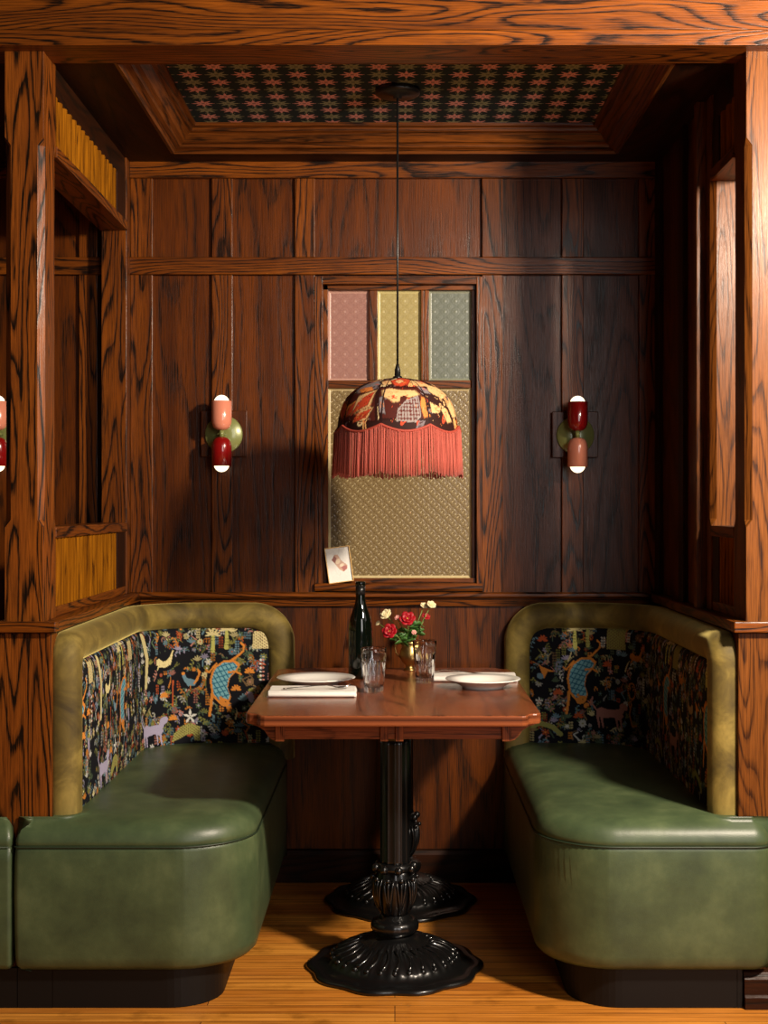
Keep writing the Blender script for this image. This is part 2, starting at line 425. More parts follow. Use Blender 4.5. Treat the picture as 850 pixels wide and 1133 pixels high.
def pane(x0, x1, z0, z1, mat, kind):
    res = .0022
    nx = int((x1-x0)/res); nz = int((z1-z0)/res)
    X, Z = np.meshgrid(np.linspace(x0, x1, nx), np.linspace(z0, z1, nz))
    if kind == 'daisy':
        p = .0365
        fx = ((X-x0)/p) % 1-.5; fz = ((Z-z0)/p) % 1-.5
        r = np.hypot(fx, fz); t = np.arctan2(fz, fx)
        gx_ = ((X-x0)/p+.5) % 1-.5; gz_ = ((Z-z0)/p+.5) % 1-.5; r2 = np.hypot(gx_, gz_)
        h = np.exp(-(r/.13)**2)+.45*np.exp(-((r-.30)/.05)**2)*(.65+.35*np.cos(8*t))+.5*np.exp(-(r2/.09)**2)+.3*np.exp(-((r2-.2)/.04)**2)
        ccol = np.clip(h, 0, 1)*.5
        amp = .0009
    else:
        p = .036
        u = (X+Z)/p; v = (X-Z)/p
        line_ = np.exp(-(((u % 1)-.5)/.16)**2); line2 = np.exp(-(((v % 1)-.5)/.16)**2)
        dot = line_*np.clip(np.cos(2*PI*v*2), 0, 1)**3+.6*line2*np.clip(np.cos(2*PI*u*2+1.5), 0, 1)**4
        r = np.hypot(u % 1-.5, v % 1-.5); r3 = np.hypot((u+.5) % 1-.5, (v+.5) % 1-.5)
        arc = .5*np.exp(-((r-.33)/.055)**2)+.4*np.exp(-((r3-.2)/.05)**2)
        h = dot+arc; ccol = np.clip(dot*.9+arc*.5, 0, 1)*.85
        amp = .0015
    e = np.minimum(np.minimum(X-x0, x1-X), np.minimum(Z-z0, z1-Z))
    bev = np.clip(e/.007, 0, 1)
    h = h*(bev >= 1)
    ccol = np.where(bev < 1, .9, ccol)  # pale border colour painted in for light caught along the pane edges
    Y = YG-h*amp-(1-bev)*.006
    P = np.stack([X, Y-YB, Z-1.02], -1)
    col = np.repeat(ccol[..., None], 3, -1)
    return np_grid_mesh('glass_pane', P, col, mat, win)
tag(pane(GX0, -.087, 1.710, 2.018, M_PANE_PINK, 'daisy'), 'pink patterned glass pane')
tag(pane(-.059, .090, 1.710, 2.018, M_PANE_YEL, 'daisy'), 'yellow patterned glass pane')
tag(pane(.117, GX1+.003, 1.710, 2.018, M_PANE_GREY, 'daisy'), 'grey green patterned glass pane')
tag(pane(GX0, GX1+.003, 1.034, 1.684, M_PANE_AMB, 'arc'), 'large amber patterned glass pane')
wchild(MB().box(-.25, .285, YB+.046, YB+.055, 1.0, 2.05), 'window_backing', W_DARK, 0)

# ------------------------------------------------------------------ ceiling: soffit boards, moulding, wallpaper
CX = .743; CY0 = 3.686; CY1 = 4.65
so = MB()
so.box(-CX, CX, YP-.03, CY0, ZC, ZC+.02, g=0); so.box(-CX, CX, CY1, YB, ZC, ZC+.02, g=0)
so.box(-2.4, -CX, YP-.03, YB, ZC, ZC+.02, g=1); so.box(CX, 2.4, YP-.03, YB, ZC, ZC+.02, g=1)
so.box(-2.4, 2.4, YP-.03, YB+.05, 2.60, 2.64, g=0)
ce = struct(so.build('ceiling', W_DARK, bevel=.001))
# stepped moulding running inside the coffer
prof = [(0, 0), (.012, -.004), (.016, .004), (.022, .008), (.036, .012), (.040, .020), (.052, .026), (.066, .044), (.070, .050), (.080, .054), (.084, .064), (.095, .068), (.096, .082)]
def coffer_ring(d, z):
    return [(-CX+d, CY0+d, ZC+z), (CX-d, CY0+d, ZC+z), (CX-d, CY1-d, ZC+z), (-CX+d, CY1-d, ZC+z)]
cm = MB()
for k in range(len(prof)-1):
    A = coffer_ring(*prof[k]); B = coffer_ring(*prof[k+1])
    for i in range(4):
        j = (i+1) % 4; b = len(cm.v); cm.v += [A[i], A[j], B[j], B[i]]
        ln = [p[0] if i % 2 == 0 else p[1] for p in (A[i], A[j], B[j], B[i])]
        vv = [k*.012]*2+[k*.012+.012]*2
        cm.face([b, b+1, b+2, b+3], [(l+i*5.3, v+3+i) for l, v in zip(ln, vv)])
trim(cm, W_MOLD, 0)
def wallpaper():
    x0, x1, y0, y1 = -CX+.09, CX-.09, CY0+.09, CY1-.09
    res = .0024
    X, Y = np.meshgrid(np.arange(x0, x1+res, res), np.arange(y0, y1+res, res))
    base = np.array(lin(38, 54, 58)); pink = np.array(lin(244, 178, 172)); green = np.array(lin(156, 164, 132))
    col = np.broadcast_to(base, X.shape+(3,)).copy()
    px, py = .0785, .0725
    ix = np.round((X+.045)/px); iy = np.round((Y-3.98)/py)
    dx = (X+.045)-ix*px; dy = (Y-3.98)-iy*py
    r = np.hypot(dx, dy*1.05); t = np.arctan2(dy, dx)
    k = np.abs(((t/(PI/4)) % 1)-.5)*2     # 0 mid, 1 at spike
    star = .017+.020*np.clip((k-.1)/.9, 0, 1)**1.7
    par = ((ix+iy) % 2) == 0
    ins = r < star
    hole = (r < .006) | ((np.abs(r-.0125) < .0012) & (k < .6))
    link = (np.abs(dx) < .0016) & (np.abs(dy) > .03)
    link |= (np.abs(np.abs(dx)-.006) < .001) & (np.abs(dy) > .031)
    col[link] = green*.8
    col[ins & par] = pink; col[ins & ~par] = green
    col[ins & hole & par] = pink*.45; col[ins & hole & ~par] = green*.5
    P = np.stack([X, Y, np.full_like(X, ZC+.078)], -1)[:, ::-1]
    return np_grid_mesh('trim_wallpaper', P, col[:, ::-1], M_PAPER)
wp = wallpaper(); wp.name = 'ceiling_wallpaper'; wp.parent = ce
# front beam
bm = MB(); bm.box(-2.4, 2.4, YP-.048, YP+.10, 2.445, 2.484, g=0); bm.box(-2.4, 2.4, YP-.043, YP+.10, 2.486, 2.95, g=0)
trim(bm, W_TRIM, .002)

# ------------------------------------------------------------------ partitions
def post_poly(x0, x1, y0, y1, c):
    return [(x0+c, y0), (x1-c, y0), (x1, y0+c), (x1, y1-c), (x1-c, y1), (x0+c, y1), (x0, y1-c), (x0, y0+c)]
def add_post(mb, x0, x1, y0, y1, z0, z1, c0, c1, ch=.016, s=.02):
    """square post with stopped chamfers between c0 and c1"""
    levels = [(z0, .001), (c0-s, .001), (c0, ch), (c1, ch), (c1+s, .001), (z1, .001)]
    off = (random.uniform(0, 30), random.uniform(0, 30)); b = len(mb.v)
    for z, c in levels: mb.v += [(x, y, z) for x, y in post_poly(x0, x1, y0, y1, c)]
    for k in range(len(levels)-1):
        L = 0
        for i in range(8):
            j = (i+1) % 8; q = [b+k*8+i, b+k*8+j, b+(k+1)*8+j, b+(k+1)*8+i]
            # grain coordinate across from world position
            def across(v): return (v[0] if i in (0, 4, 1, 5) and i % 4 == 0 else v[1]) + i*.31
            mb.face(q, [(mb.v[a][2]+off[0], across(mb.v[a])+off[1]) for a in q])
    mb.face([b+i for i in range(8)][::-1], None); mb.face([b+(len(levels)-1)*8+i for i in range(8)], None)
def partition(sg, name, yend, mat_post):
    """sg -1 left, +1 right; opening from the front post to yend"""
    r = empty(name, (sg*XI, YP, 0), kind='structure')
    def sx(a, b): return (sg*a, sg*b) if sg > 0 else (sg*b, sg*a)
    def fin(mb, nm, mat, bev=.002):
        mb.v = [(x-sg*XI, y-YP, z) for x, y, z in mb.v]; return mb.build(nm, mat, r, bevel=bev)
    x0, x1 = sx(XI, 1.0)
    y1 = YP+.13
    p = MB(); add_post(p, x0, x1, YP, y1, .985, 2.45, 1.245, 2.205); fin(p, 'post', mat_post, 0)
    xa, xb = sx(.88, 1.03); lo = MB(); lo.box(xa, xb, YP, y1, 0, .955); fin(lo, 'post_base', mat_post)
    # side wall below the ledge
    fin(MB().box(*sx(.88, .99), y1, YB, 0, .955, g=1), 'lower_panel', W_DARK)
    # ledge over the lower wall
    l = MB(); l.box(*sx(.865, 1.045), YP-.018, YP+.02, .957, .985, g=0); l.box(*sx(.865, 1.02), YP+.02, YB-.001, .957, .985, g=1)
    l.box(*sx(.882, 1.0), YP+.13, YB, .945, .957, g=1)
    fin(l, 'ledge', W_TRIM, .003)
    # back post
    ys = yend
    if sg < 0:
        b = MB(); b.box(*sx(XI, .985), ys, YB-.001, .985, 2.45); fin(b, 'back_post', W_TRIM)
    else:
        b = MB(); add_post(b, .90, .99, ys, ys+.1, .985, 2.45, 1.245, 2.205); fin(b, 'back_post', W_LIGHT, 0)
        fin(MB().box(.872, .90, ys+.065, ys+.10, .985, 2.45), 'casing', W_LIGHT)
        fin(MB().box(.90, .96, ys+.1, YB-.02, .985, 2.45), 'solid_panel', W_PANEL)
        for yy in (4.3, 4.7): fin(MB().box(.884, .90, yy, yy+.07, .985, 2.45), 'stile', W_DARK)
    st = ys-.14 if sg < 0 else ys-.075
    # header and lower screen
    fin(MB().box(*sx(XI+.006, .985), y1, ys, 2.372, 2.45, g=1), 'top_rail', W_DARK)
    fin(MB().box(*sx(XI-.004, .99), y1, ys, 2.205, 2.235, g=1), 'header_rail', W_TRIM)
    fin(MB().box(*sx(XI+.004, .985), st, ys, 2.235, 2.372), 'header_stile', W_DARK)
    fin(MB().box(*sx(XI-.002, .99), y1, ys, 1.195, 1.225, g=1), 'sill_rail', W_TRIM)
    fin(MB().box(*sx(XI+.004, .985), y1, ys, .985, 1.012, g=1), 'bottom_rail', W_TRIM)
    fin(MB().box(*sx(XI+.004, .985), st, ys, 1.012, 1.195), 'lower_stile', W_DARK)
    for z0, z1, pitch, nm in ((2.235, 2.372, .056, 'header_slats'), (1.012, 1.195, .040, 'lower_slats')):
        s = MB(); s.box(*sx(.935, .96), y1, st, z0, z1, m=1)
        n = max(2, int(round((st-y1)/pitch))); pt = (st-y1)/n
        for i in range(n):
            c = y1+(i+.5)*pt; h = pt*.25
            poly = [(sg*.936, c-h), (sg*.936, c+h), (sg*.912, c+h), (sg*.904, c+h*.5), (sg*.904, c-h*.5), (sg*.912, c-h)]
            s.prism(poly, z0, z1, axis=2)
        o = fin(s, nm, [W_SLAT, W_DARK], 0); 
    return r
partition(-1, 'wall_left', 4.70, W_POST)
partition(1, 'wall_right', 3.985, W_LIGHT)
# skirting at the foot of the right post
sk = MB().prism([(YP, 0), (YP-.03, 0), (YP-.03, .03), (YP-.024, .036), (YP-.024, .075), (YP-.012, .09), (YP, .095)], .89, 1.4, axis=0)
struct(sk.build('baseboard_right', W_DARK, bevel=.001))

# ------------------------------------------------------------------ banquettes
def seat_outline(sg, xin, yf, r, xfar, far_r, n=36):
    """plan outline for the seat with offset directions. sg=-1: left bench (built mirrored)"""
    P = []   # (x, y, nx, ny, lim)
    # work in positive X then mirror
    yb = 4.74; xw = .876; yn = YP-.004
    P.append((xw, yb, 0, 0)); P.append((xin, yb, 0, 0))
    for k in range(1, 14): P.append((xin, yb+(yf+r-yb)*k/14, -1, 0))
    for k in range(n+1):
        a = PI+PI/2*k/n; P.append((xin+r+r*math.cos(a), yf+r+r*math.sin(a), math.cos(a), math.sin(a)))
    xe = xfar-far_r
    for k in range(1, 14): P.append((xin+r+(xe-xin-r)*k/14, yf, 0, -1))
    for k in range(9):
        a = -PI/2+PI/2*k/8; P.append((xe+far_r*math.cos(a), yf+far_r+far_r*math.sin(a), math.cos(a), math.sin(a)))
    P.append((xfar, yn, 0, 0)); P.append((xw, yn, 0, 0))
    return P
def make_seat(sg, xin, yf, r, xfar, far_r, parent, org, pleat_ang=(195, 250)):
    O = seat_outline(sg, xin, yf, r, xfar, far_r)
    zs = [(.100, .040), (.104, .016), (.116, .004), (.14, .0), (.2, -.002), (.30, -.003), (.38, -.002), (.405, 0), (.413, .001), (.417, .005), (.421, .001), (.432, .0015), (.448, .007), (.462, .018), (.472, .034), (.479, .058), (.483, .09), (.486, .13)]
    rows = []
    for z, ins in zs:
        row = []
        for i, (x, y, nx, ny) in enumerate(O):
            lim = .040 if x > .83 else (.130 if x < .80 else .08)
            d = min(ins, lim) if ins > 0 else ins
            # pleats just beneath the seam, round the corner
            if .2 < z < .418 and nx < -.15 and ny < -.15:
                d += .0020*math.cos(i*PI)*max(0, (z-.27)/.13)*(1 if z < .405 else .35)
            row.append(((x-nx*d)*sg-org[0], y-ny*d-org[1], z))
        rows.append(row)
    mb = MB()
    if sg > 0: rows = [rw[::-1] for rw in rows]
    b = mb.grid(rows, closed=True)
    K = len(O); R = len(rows)
    ft = [b+(R-1)*K+i for i in range(K)]; fb = [b+i for i in range(K)][::-1]
    mb.face(ft, None, 0, False); mb.face(fb, None)
    # orientation fixed by recalculating below
    o = mb.build('seat', M_LEATHER, parent)
    # seam stitch
    st = MB(); pts = []
    for (x, y, nx, ny) in O:
        if (nx or ny): pts.append(((x+nx*.001)*sg-org[0], y+ny*.001-org[1], .4175))
    st.tube(pts, .0024, 6); st.build('seam', M_THREAD, parent)
    return o
def make_plinth(sg, xin, yf, r, xfar, parent, org):
    poly = [(xfar, 4.74), (xin, 4.74)]
    for k in range(13):
        a = PI+PI/2*k/12; poly.append((xin+r+r*math.cos(a), yf+r+r*math.sin(a)))
    poly += [(xfar, yf)]
    poly = [(x*sg-org[0], y-org[1]) for x, y in poly]
    MB().prism(poly, 0, .102, axis=2).build('plinth', M_PLINTH, parent, bevel=.002)

# the back follows a path: along the partition, round the corner, along the back wall
class BackPath:
    def __init__(s, sg, xs, yfront, yback, xend, r=.20):
        s.sg = sg; s.xs = xs; s.yf = yfront; s.yb = yback; s.xe = xend; s.r = r
        s.L1 = (yback-r)-yfront; s.L2 = r*PI/2; s.L3 = (xs-r)-xend
        s.L = s.L1+s.L2+s.L3
    def at(s, u, z, w=0):
        """w: towards the sitter"""
        if u < s.L1: x, y, nx, ny = s.xs, s.yf+u, -1, 0
        elif u < s.L1+s.L2:
            a = (u-s.L1)/s.r
            x = s.xs-s.r+s.r*math.cos(a); y = s.yb-s.r+s.r*math.sin(a); nx, ny = -math.cos(a), -math.sin(a)
        else: x, y, nx, ny = s.xs-s.r-(u-s.L1-s.L2), s.yb, 0, -1
        return (s.sg*(x+nx*w), y+ny*w, z)
    def u_of_x(s, ax): return s.L1+s.L2+(s.xs-s.r-ax)
def make_back(path, parent, org, canvas):
    H0, H1 = .43, .953; W = .085
    # inverted U centre line in (u,z) with rounded corners
    def uline(ins, rad, n=14):
        pts = []
        uA, uB, zt = ins, path.L-ins, H1-ins
        for k in range(10): pts.append((uA, H0+(zt-rad[0]-H0)*k/10))
        for k in range(n+1):
            a = PI-PI/2*k/n; pts.append((uA+rad[0]+rad[0]*math.cos(a), zt-rad[0]+rad[0]*math.sin(a)))
        m = 60
        for k in range(1, m): pts.append((uA+rad[0]+(uB-rad[1]-uA-rad[0])*k/m, zt))
        for k in range(n+1):
            a = PI/2-PI/2*k/n; pts.append((uB-rad[1]+rad[1]*math.cos(a), zt-rad[1]+rad[1]*math.sin(a)))
        for k in range(1, 11): pts.append((uB, zt-rad[1]+(H0-zt+rad[1])*k/10))
        return pts
    # cross-section (inset from outer edge, w thickness)
    cs = [(.004, -.042), (.0, -.034), (.0, -.015), (.005, .004), (.016, .016), (.032, .023), (.050, .024), (.066, .019), (.078, .009), (.085, -.004), (.086, -.02)]
    rows = []
    for ins, wv in cs:
        rad = (max(.075-ins*.6, .02), max(.135-ins*.75, .03))
        rows.append([tuple(Vector(path.at(u, z, wv))-Vector((org[0], org[1], 0))) for u, z in uline(ins, rad)])
    mb = MB(); 
    if path.sg < 0: rows = rows[::-1]
    mb.grid(rows)
    # close bottom ends and back
    o = mb.build('velvet_border', M_VELVET, parent)
    # plywood shell behind
    res = .02; nu = int(path.L/res)
    sh = MB(); rr = []
    def ztop(u):
        z = H1-.03; e = path.L-.02-u; R_ = .15
        if e < R_: z -= R_-math.sqrt(max(0, R_*R_-(R_-e)**2))
        return max(z, H0+.01)
    for wv in (-.040, -.024):
        for tp_ in ((0, 1) if wv < -.03 else (1, 0)):
            rr.append([tuple(Vector(path.at(u, ztop(u) if tp_ else H0, wv))-Vector((org[0], org[1], 0))) for u in [.02+(path.L-.04)*i/nu for i in range(nu+1)]])
    rr.append(rr[0]); sh.grid(rr, smooth=False); sh.build('back_shell', M_VELVET, parent)
    # tapestry panel, coloured from the canvas
    ua, ub, zt = .080, path.L-.080, H1-.080
    res = .0024; nu = int((ub-ua)/res); nz = int((zt-H0)/res)
    us = np.linspace(ua, ub, nu); zz = np.linspace(H0, zt, nz)
    P = np.zeros((nz, nu, 3)); rc = .07
    for j, u in enumerate(us):
        a = np.array(path.at(u, 0, 0)); b2 = np.array(path.at(u, 0, 1)); d = (b2-a)
        e1 = min(u-ua, ub-u)
        for i, z in enumerate(zz):
            e = min(e1, zt-z)
            wv = .004+.012*(1-math.exp(-e/.03))-.014*math.exp(-e/.006)
            P[i, j] = (a[0]+d[0]*wv-org[0], a[1]+d[1]*wv-org[1], z)
    col = canvas.sample(us, zz)
    if path.sg > 0: P = P[:, ::-1]; col = col[:, ::-1]
    P = P[:, ::-1]; col = col[:, ::-1]
    np_grid_mesh('tapestry_panel', P, col, M_TAPE, parent)

class Canvas:
    def __init__(s, w, h, res, base, y0=0):
        s.res = res; s.y0 = y0; s.nx = int(w/res)+1; s.ny = int(h/res)+1
        s.c = np.zeros((s.ny, s.nx, 3)); s.c[:] = base
        s.X, s.Y = np.meshgrid(np.arange(s.nx)*res, np.arange(s.ny)*res+y0)
    def win(s, x0, x1, y0, y1):
        i0 = max(0, int((y0-s.y0)/s.res)-1); i1 = min(s.ny, int((y1-s.y0)/s.res)+2)
        j0 = max(0, int(x0/s.res)-1); j1 = min(s.nx, int(x1/s.res)+2)
        return slice(i0, max(i0, i1)), slice(j0, max(j0, j1))
    def poly(s, pts, col, pat=None):
        xs = [p[0] for p in pts]; ys = [p[1] for p in pts]
        a, b = s.win(min(xs), max(xs), min(ys), max(ys)); X = s.X[a, b]; Y = s.Y[a, b]
        if X.size == 0: return
        ins = np.zeros(X.shape, bool); n = len(pts)
        for i in range(n):
            x0, y0 = pts[i]; x1, y1 = pts[(i+1) % n]
            if y0 == y1: continue
            ins ^= ((Y > y0) != (Y > y1)) & (X < (x1-x0)*(Y-y0)/(y1-y0)+x0)
        s.put(a, b, ins, col, pat, X, Y)
    def put(s, a, b, ins, col, pat, X, Y):
        sub = s.c[a, b]
        if pat is None: sub[ins] = col
        else:
            k = pat(X, Y); sub[ins & k] = col; sub[ins & ~k] = pat.alt
    def ell(s, cx, cy, rx, ry, ang, col, pat=None):
        R = max(rx, ry); a, b = s.win(cx-R, cx+R, cy-R, cy+R); X = s.X[a, b]; Y = s.Y[a, b]
        if X.size == 0: return
        c, n = math.cos(ang), math.sin(ang)
        dx = X-cx; dy = Y-cy
        ins = ((dx*c+dy*n)/rx)**2+((-dx*n+dy*c)/ry)**2 < 1
        s.put(a, b, ins, col, pat, X, Y)
    def line(s, pts, r, col):
        rs = r if isinstance(r, (list, tuple)) else [r]*len(pts)
        for k in range(len(pts)-1):
            (x0, y0), (x1, y1) = pts[k], pts[k+1]; n = max(2, int(math.dist(pts[k], pts[k+1])/(s.res*.8)))
            for i in range(n+1):
                t = i/n; rr = rs[k]*(1-t)+rs[k+1]*t
                s.ell(x0+(x1-x0)*t, y0+(y1-y0)*t, rr, rr, 0, col)
    def sample(s, us, zs):
        j = np.clip(np.round(us/s.res).astype(int), 0, s.nx-1); i = np.clip(np.round((zs-s.y0)/s.res).astype(int), 0, s.ny-1)
        return s.c[np.ix_(i, j)]
CREAM = np.array(lin(222, 208, 150)); ORNG = np.array(lin(212, 134, 54)); TEAL = np.array(lin(122, 178, 188)); TEALD = np.array(lin(48, 108, 132))
LAV = np.array(lin(172, 164, 190)); OLIVE = np.array(lin(138, 138, 72)); RUST = np.array(lin(180, 84, 44)); WHITE = np.array(lin(214, 214, 204)); SAGE = np.array(lin(96, 116, 88)); BLUEG = np.array(lin(104, 136, 150)); PINKC = np.array(lin(190, 130, 116))
INK = np.array(lin(15, 16, 22)); LIME = np.array(lin(180, 178, 96)); TAN = np.array(lin(150, 120, 84))
def filler(cv, n, seed):
    rd = random.Random(seed); pal = [CREAM, ORNG, RUST, LAV, OLIVE, WHITE, SAGE, BLUEG, SAGE, OLIVE, BLUEG, TAN, PINKC]
    W = cv.nx*cv.res; H = cv.ny*cv.res
    for _ in range(n):
        x = rd.uniform(0, W); y = cv.y0+rd.uniform(0, H); k = rd.random(); c = rd.choice(pal)*rd.uniform(.4, .85); c2 = rd.choice(pal)
        if k < .34:   # round flower
            m = rd.choice((5, 6, 8)); R = rd.uniform(.006, .013); a0 = rd.random()*PI
            for i in range(m):
                a = a0+2*PI*i/m; cv.ell(x+R*.62*math.cos(a), y+R*.62*math.sin(a), R*.45, R*.26, a, c)
            cv.ell(x, y, R*.25, R*.25, 0, c2)
        elif k < .62:  # sprig
            a = rd.uniform(.25, PI-.25); L = rd.uniform(.025, .05); g = rd.choice((SAGE, OLIVE, BLUEG))*.8
            pts = [(x+L*t*math.cos(a+.5*t), y+L*t*math.sin(a+.5*t)) for t in (0, .33, .66, 1)]
            cv.line(pts, .0011, g)
            for p in pts[1:]:
                for sd in (-1, 1): cv.ell(p[0]+sd*.0055*math.sin(a), p[1]-sd*.0055*math.cos(a), .0058, .0024, a+sd*.9, c)
        elif k < .78:  # berries / bell column
            for i in range(rd.randint(3, 6)):
                for sd in (-1, 1): cv.ell(x+sd*.004, y+i*.0085, .0036, .0034, 0, c)
        elif k < .9:  # leaf fan
            for i in range(5):
                a = PI*(.15+.7*i/4); cv.ell(x+.009*math.cos(a), y+.009*math.sin(a), .0095, .0026, a, c)
        else:
            cv.line([(x, y), (x+rd.uniform(-.02, .02), y+.02), (x+rd.uniform(-.02, .02), y+.035)], [.003, .0025, .001], c)
class Pat:
    def __init__(s, f, alt): s.f = f; s.alt = alt
    def __call__(s, X, Y): return s.f(X, Y)
SPOT = Pat(lambda X, Y: ((np.abs(((X*.8+Y*.5)/.0125) % 1-.5) < .36) & (np.abs(((Y-.3*X)/.017) % 1-.5) < .38)), TEALD)
SCRB = Pat(lambda X, Y: (np.sin(X*900)+np.sin(Y*640+X*500) > -.7), TAN*.5)
def leopard(cv, T):
    body = [(585, 175), (620, 152), (665, 150), (688, 168), (672, 195), (645, 222), (636, 262), (650, 300), (640, 325), (600, 325), (572, 295), (562, 235), (570, 200)]
    cv.line([T(*p) for p in ((640, 160), (672, 138), (700, 112), (702, 90), (690, 78))], [.0045, .0038, .003, .0028, .0035], ORNG)
    cv.line([T(*p) for p in ((590, 165), (560, 200), (548, 190))], .003, ORNG)
    cv.poly([T(*p) for p in body], ORNG)
    cx, cy = 618, 235
    cv.poly([T(cx+(x-cx)*.84, cy+(y-cy)*.9) for x, y in body], TEAL, SPOT)
    cv.line([T(*p) for p in ((572, 290), (568, 335), (562, 375))], [.0055, .0045, .0045], ORNG)
    cv.line([T(*p) for p in ((640, 200), (668, 196), (690, 208))], [.004, .003, .003], ORNG)
    hx, hy = T(622, 322); cv.ell(hx, hy, .0185, .0135, -.35, ORNG); a, b = T(642, 345); cv.ell(a, b, .010, .008, -.5, ORNG)
    a, b = T(608, 303); cv.ell(a, b, .005, .005, 0, ORNG); a, b = T(628, 320); cv.ell(a, b, .002, .002, 0, INK); a, b = T(648, 350); cv.ell(a, b, .003, .002, 0, RUST*.5)
def palm(cv, x, y, h=.055):
    cv.line([(x, y-h), (x+.002, y-h*.5), (x, y)], [.0075, .006, .005], LIME)
    for k in range(6): cv.line([(x-.006, y-h+k*h/6), (x+.006, y-h+k*h/6)], .0008, OLIVE*.5)
    for i in range(7):
        a = PI*(-.05+1.1*i/6); cv.ell(x+.014*math.cos(a), y+.010*math.sin(a), .013, .003, a, CREAM*.85)
def hound(cv, x, y, col, s=1.0, f=1):
    T = lambda a, b: (x+f*a*s, y+b*s)
    cv.poly([T(*p) for p in ((-.045, -.005), (-.03, .014), (.01, .012), (.03, .018), (.045, .012), (.046, -.004), (.03, -.014), (-.01, -.010), (-.03, -.018))], col)
    cv.ell(*T(-.045, .022), .015*s, .010*s, .3, col); cv.line([T(-.03, .0), T(-.042, .02)], .009*s, col)
    for a in (-.032, -.018, .03, .042): cv.line([T(a, -.008), T(a-.006, -.040)], [.0045*s, .0022*s], col)
    cv.line([T(.045, .01), T(.062, .03), (x+f*.058*s, y+.045*s)], .0025*s, col)
def hare(cv, x, y, col, s=1.0, f=1):
    T = lambda a, b: (x+f*a*s, y+b*s)
    cv.poly([T(*p) for p in ((-.035, .008), (-.02, .012), (0, .0), (.02, .004), (.032, .018), (.044, .026), (.04, .008), (.035, -.012), (.01, -.022), (-.02, -.018), (-.036, -.01))], col, Pat(lambda X, Y: (np.abs((X/.008) % 1-.5) < .4) | (np.abs((Y/.008) % 1-.5) < .3), col*.55))
    cv.line([T(.036, .02), T(.045, .036)], .003*s, col); cv.line([T(-.02, -.015), T(-.03, -.028)], .003*s, col)
def bird(cv, x, y, col, col2, s=1.0, f=1):
    T = lambda a, b: (x+f*a*s, y+b*s)
    cv.poly([T(*p) for p in ((-.03, .018), (-.022, .0), (-.008, -.016), (.014, -.014), (.022, .0), (.008, .006), (-.012, .01), (-.022, .026))], col)
    for k in range(4): cv.line([T(.012, -.008), T(.024+.003*k, .004+.008*k), T(.030-.002*k, .022+.005*k)], .0022*s, col2)
    cv.ell(*T(-.026, .025), .006*s, .005*s, 0, col2); cv.line([T(0, -.014), T(-.002, -.026)], .0012*s, col2)
INKC = INK
def tapestry_left(path):
    cv = Canvas(path.L+.02, .56, .0024, INK, .42)
    filler(cv, 1500, 3)
    def T(zx, zy, du=0):
        x = 80+zx/3.696; y = 690+zy/3.696
        X = (x-437)/330; Z = EYE-(y-560)/330
        return (path.u_of_x(-X)+du, Z)
    def clear(zx, zy, rx, ry, du=0): a, b = T(zx, zy, du); cv.ell(a, b, rx, ry, 0, INK)
    for du in (0, -.66, -1.22):
        t = lambda x, y: T(x, y, du)
        clear(615, 240, .055, .08, du); leopard(cv, t)
        a, b = t(575, 45); palm(cv, a, b); a, b = t(630, 25); palm(cv, a, b, .06)
        clear(360, 150, .045, .032, du); a, b = t(350, 150); hare(cv, a, b, CREAM, .92)
        clear(480, 230, .042, .03, du); a, b = t(480, 235); bird(cv, a, b, BLUEG, ORNG, 1.05)
        a, b = t(765, 80); cv.poly([(a-.024, b-.02), (a+.03, b-.02), (a+.03, b+.04), (a-.02, b+.04)], CREAM*.85, SCRB)
        clear(480, 370, .026, .022, du)
        a, b = t(478, 378)
        for i in range(5):
            an = PI/2+2*PI*i/5; cv.ell(a+.013*math.cos(an), b+.013*math.sin(an), .0115, .004, an, WHITE)
        cv.poly([t(*p) for p in ((395, 480), (405, 445), (440, 415), (480, 405), (522, 420), (522, 480), (500, 478), (490, 450), (460, 455), (430, 470))], LIME*.75, SCRB)
        a, b = t(285, 420); hound(cv, a, b, LAV, 1.25, -1)
        for (fx, fy) in ((725, 200), (670, 270), (355, 290), (400, 385)):
            a, b = t(fx, fy)
            for i in range(6): an = PI*i/5; cv.ell(a+.009*math.cos(an), b+.009*math.sin(an), .0085, .0035, an, ORNG)
        for k in range(6):
            a, b = t(775, 150+k*16); cv.ell(a-.004, b, .004, .003, 0, WHITE); cv.ell(a+.004, b, .004, .003, 0, PINKC)
        cv.line([t(400, 230), t(398, 330)], .003, RUST)
        cv.line([t(235, 240), t(245, 130), t(215, 40)], [.009, .010, .013], CREAM*.8)
        a, b = t(730, 300); cv.ell(a, b, .010, .020, .2, LAV*.8); cv.ell(a, b+.022, .009, .006, 0, OLIVE)
    return cv
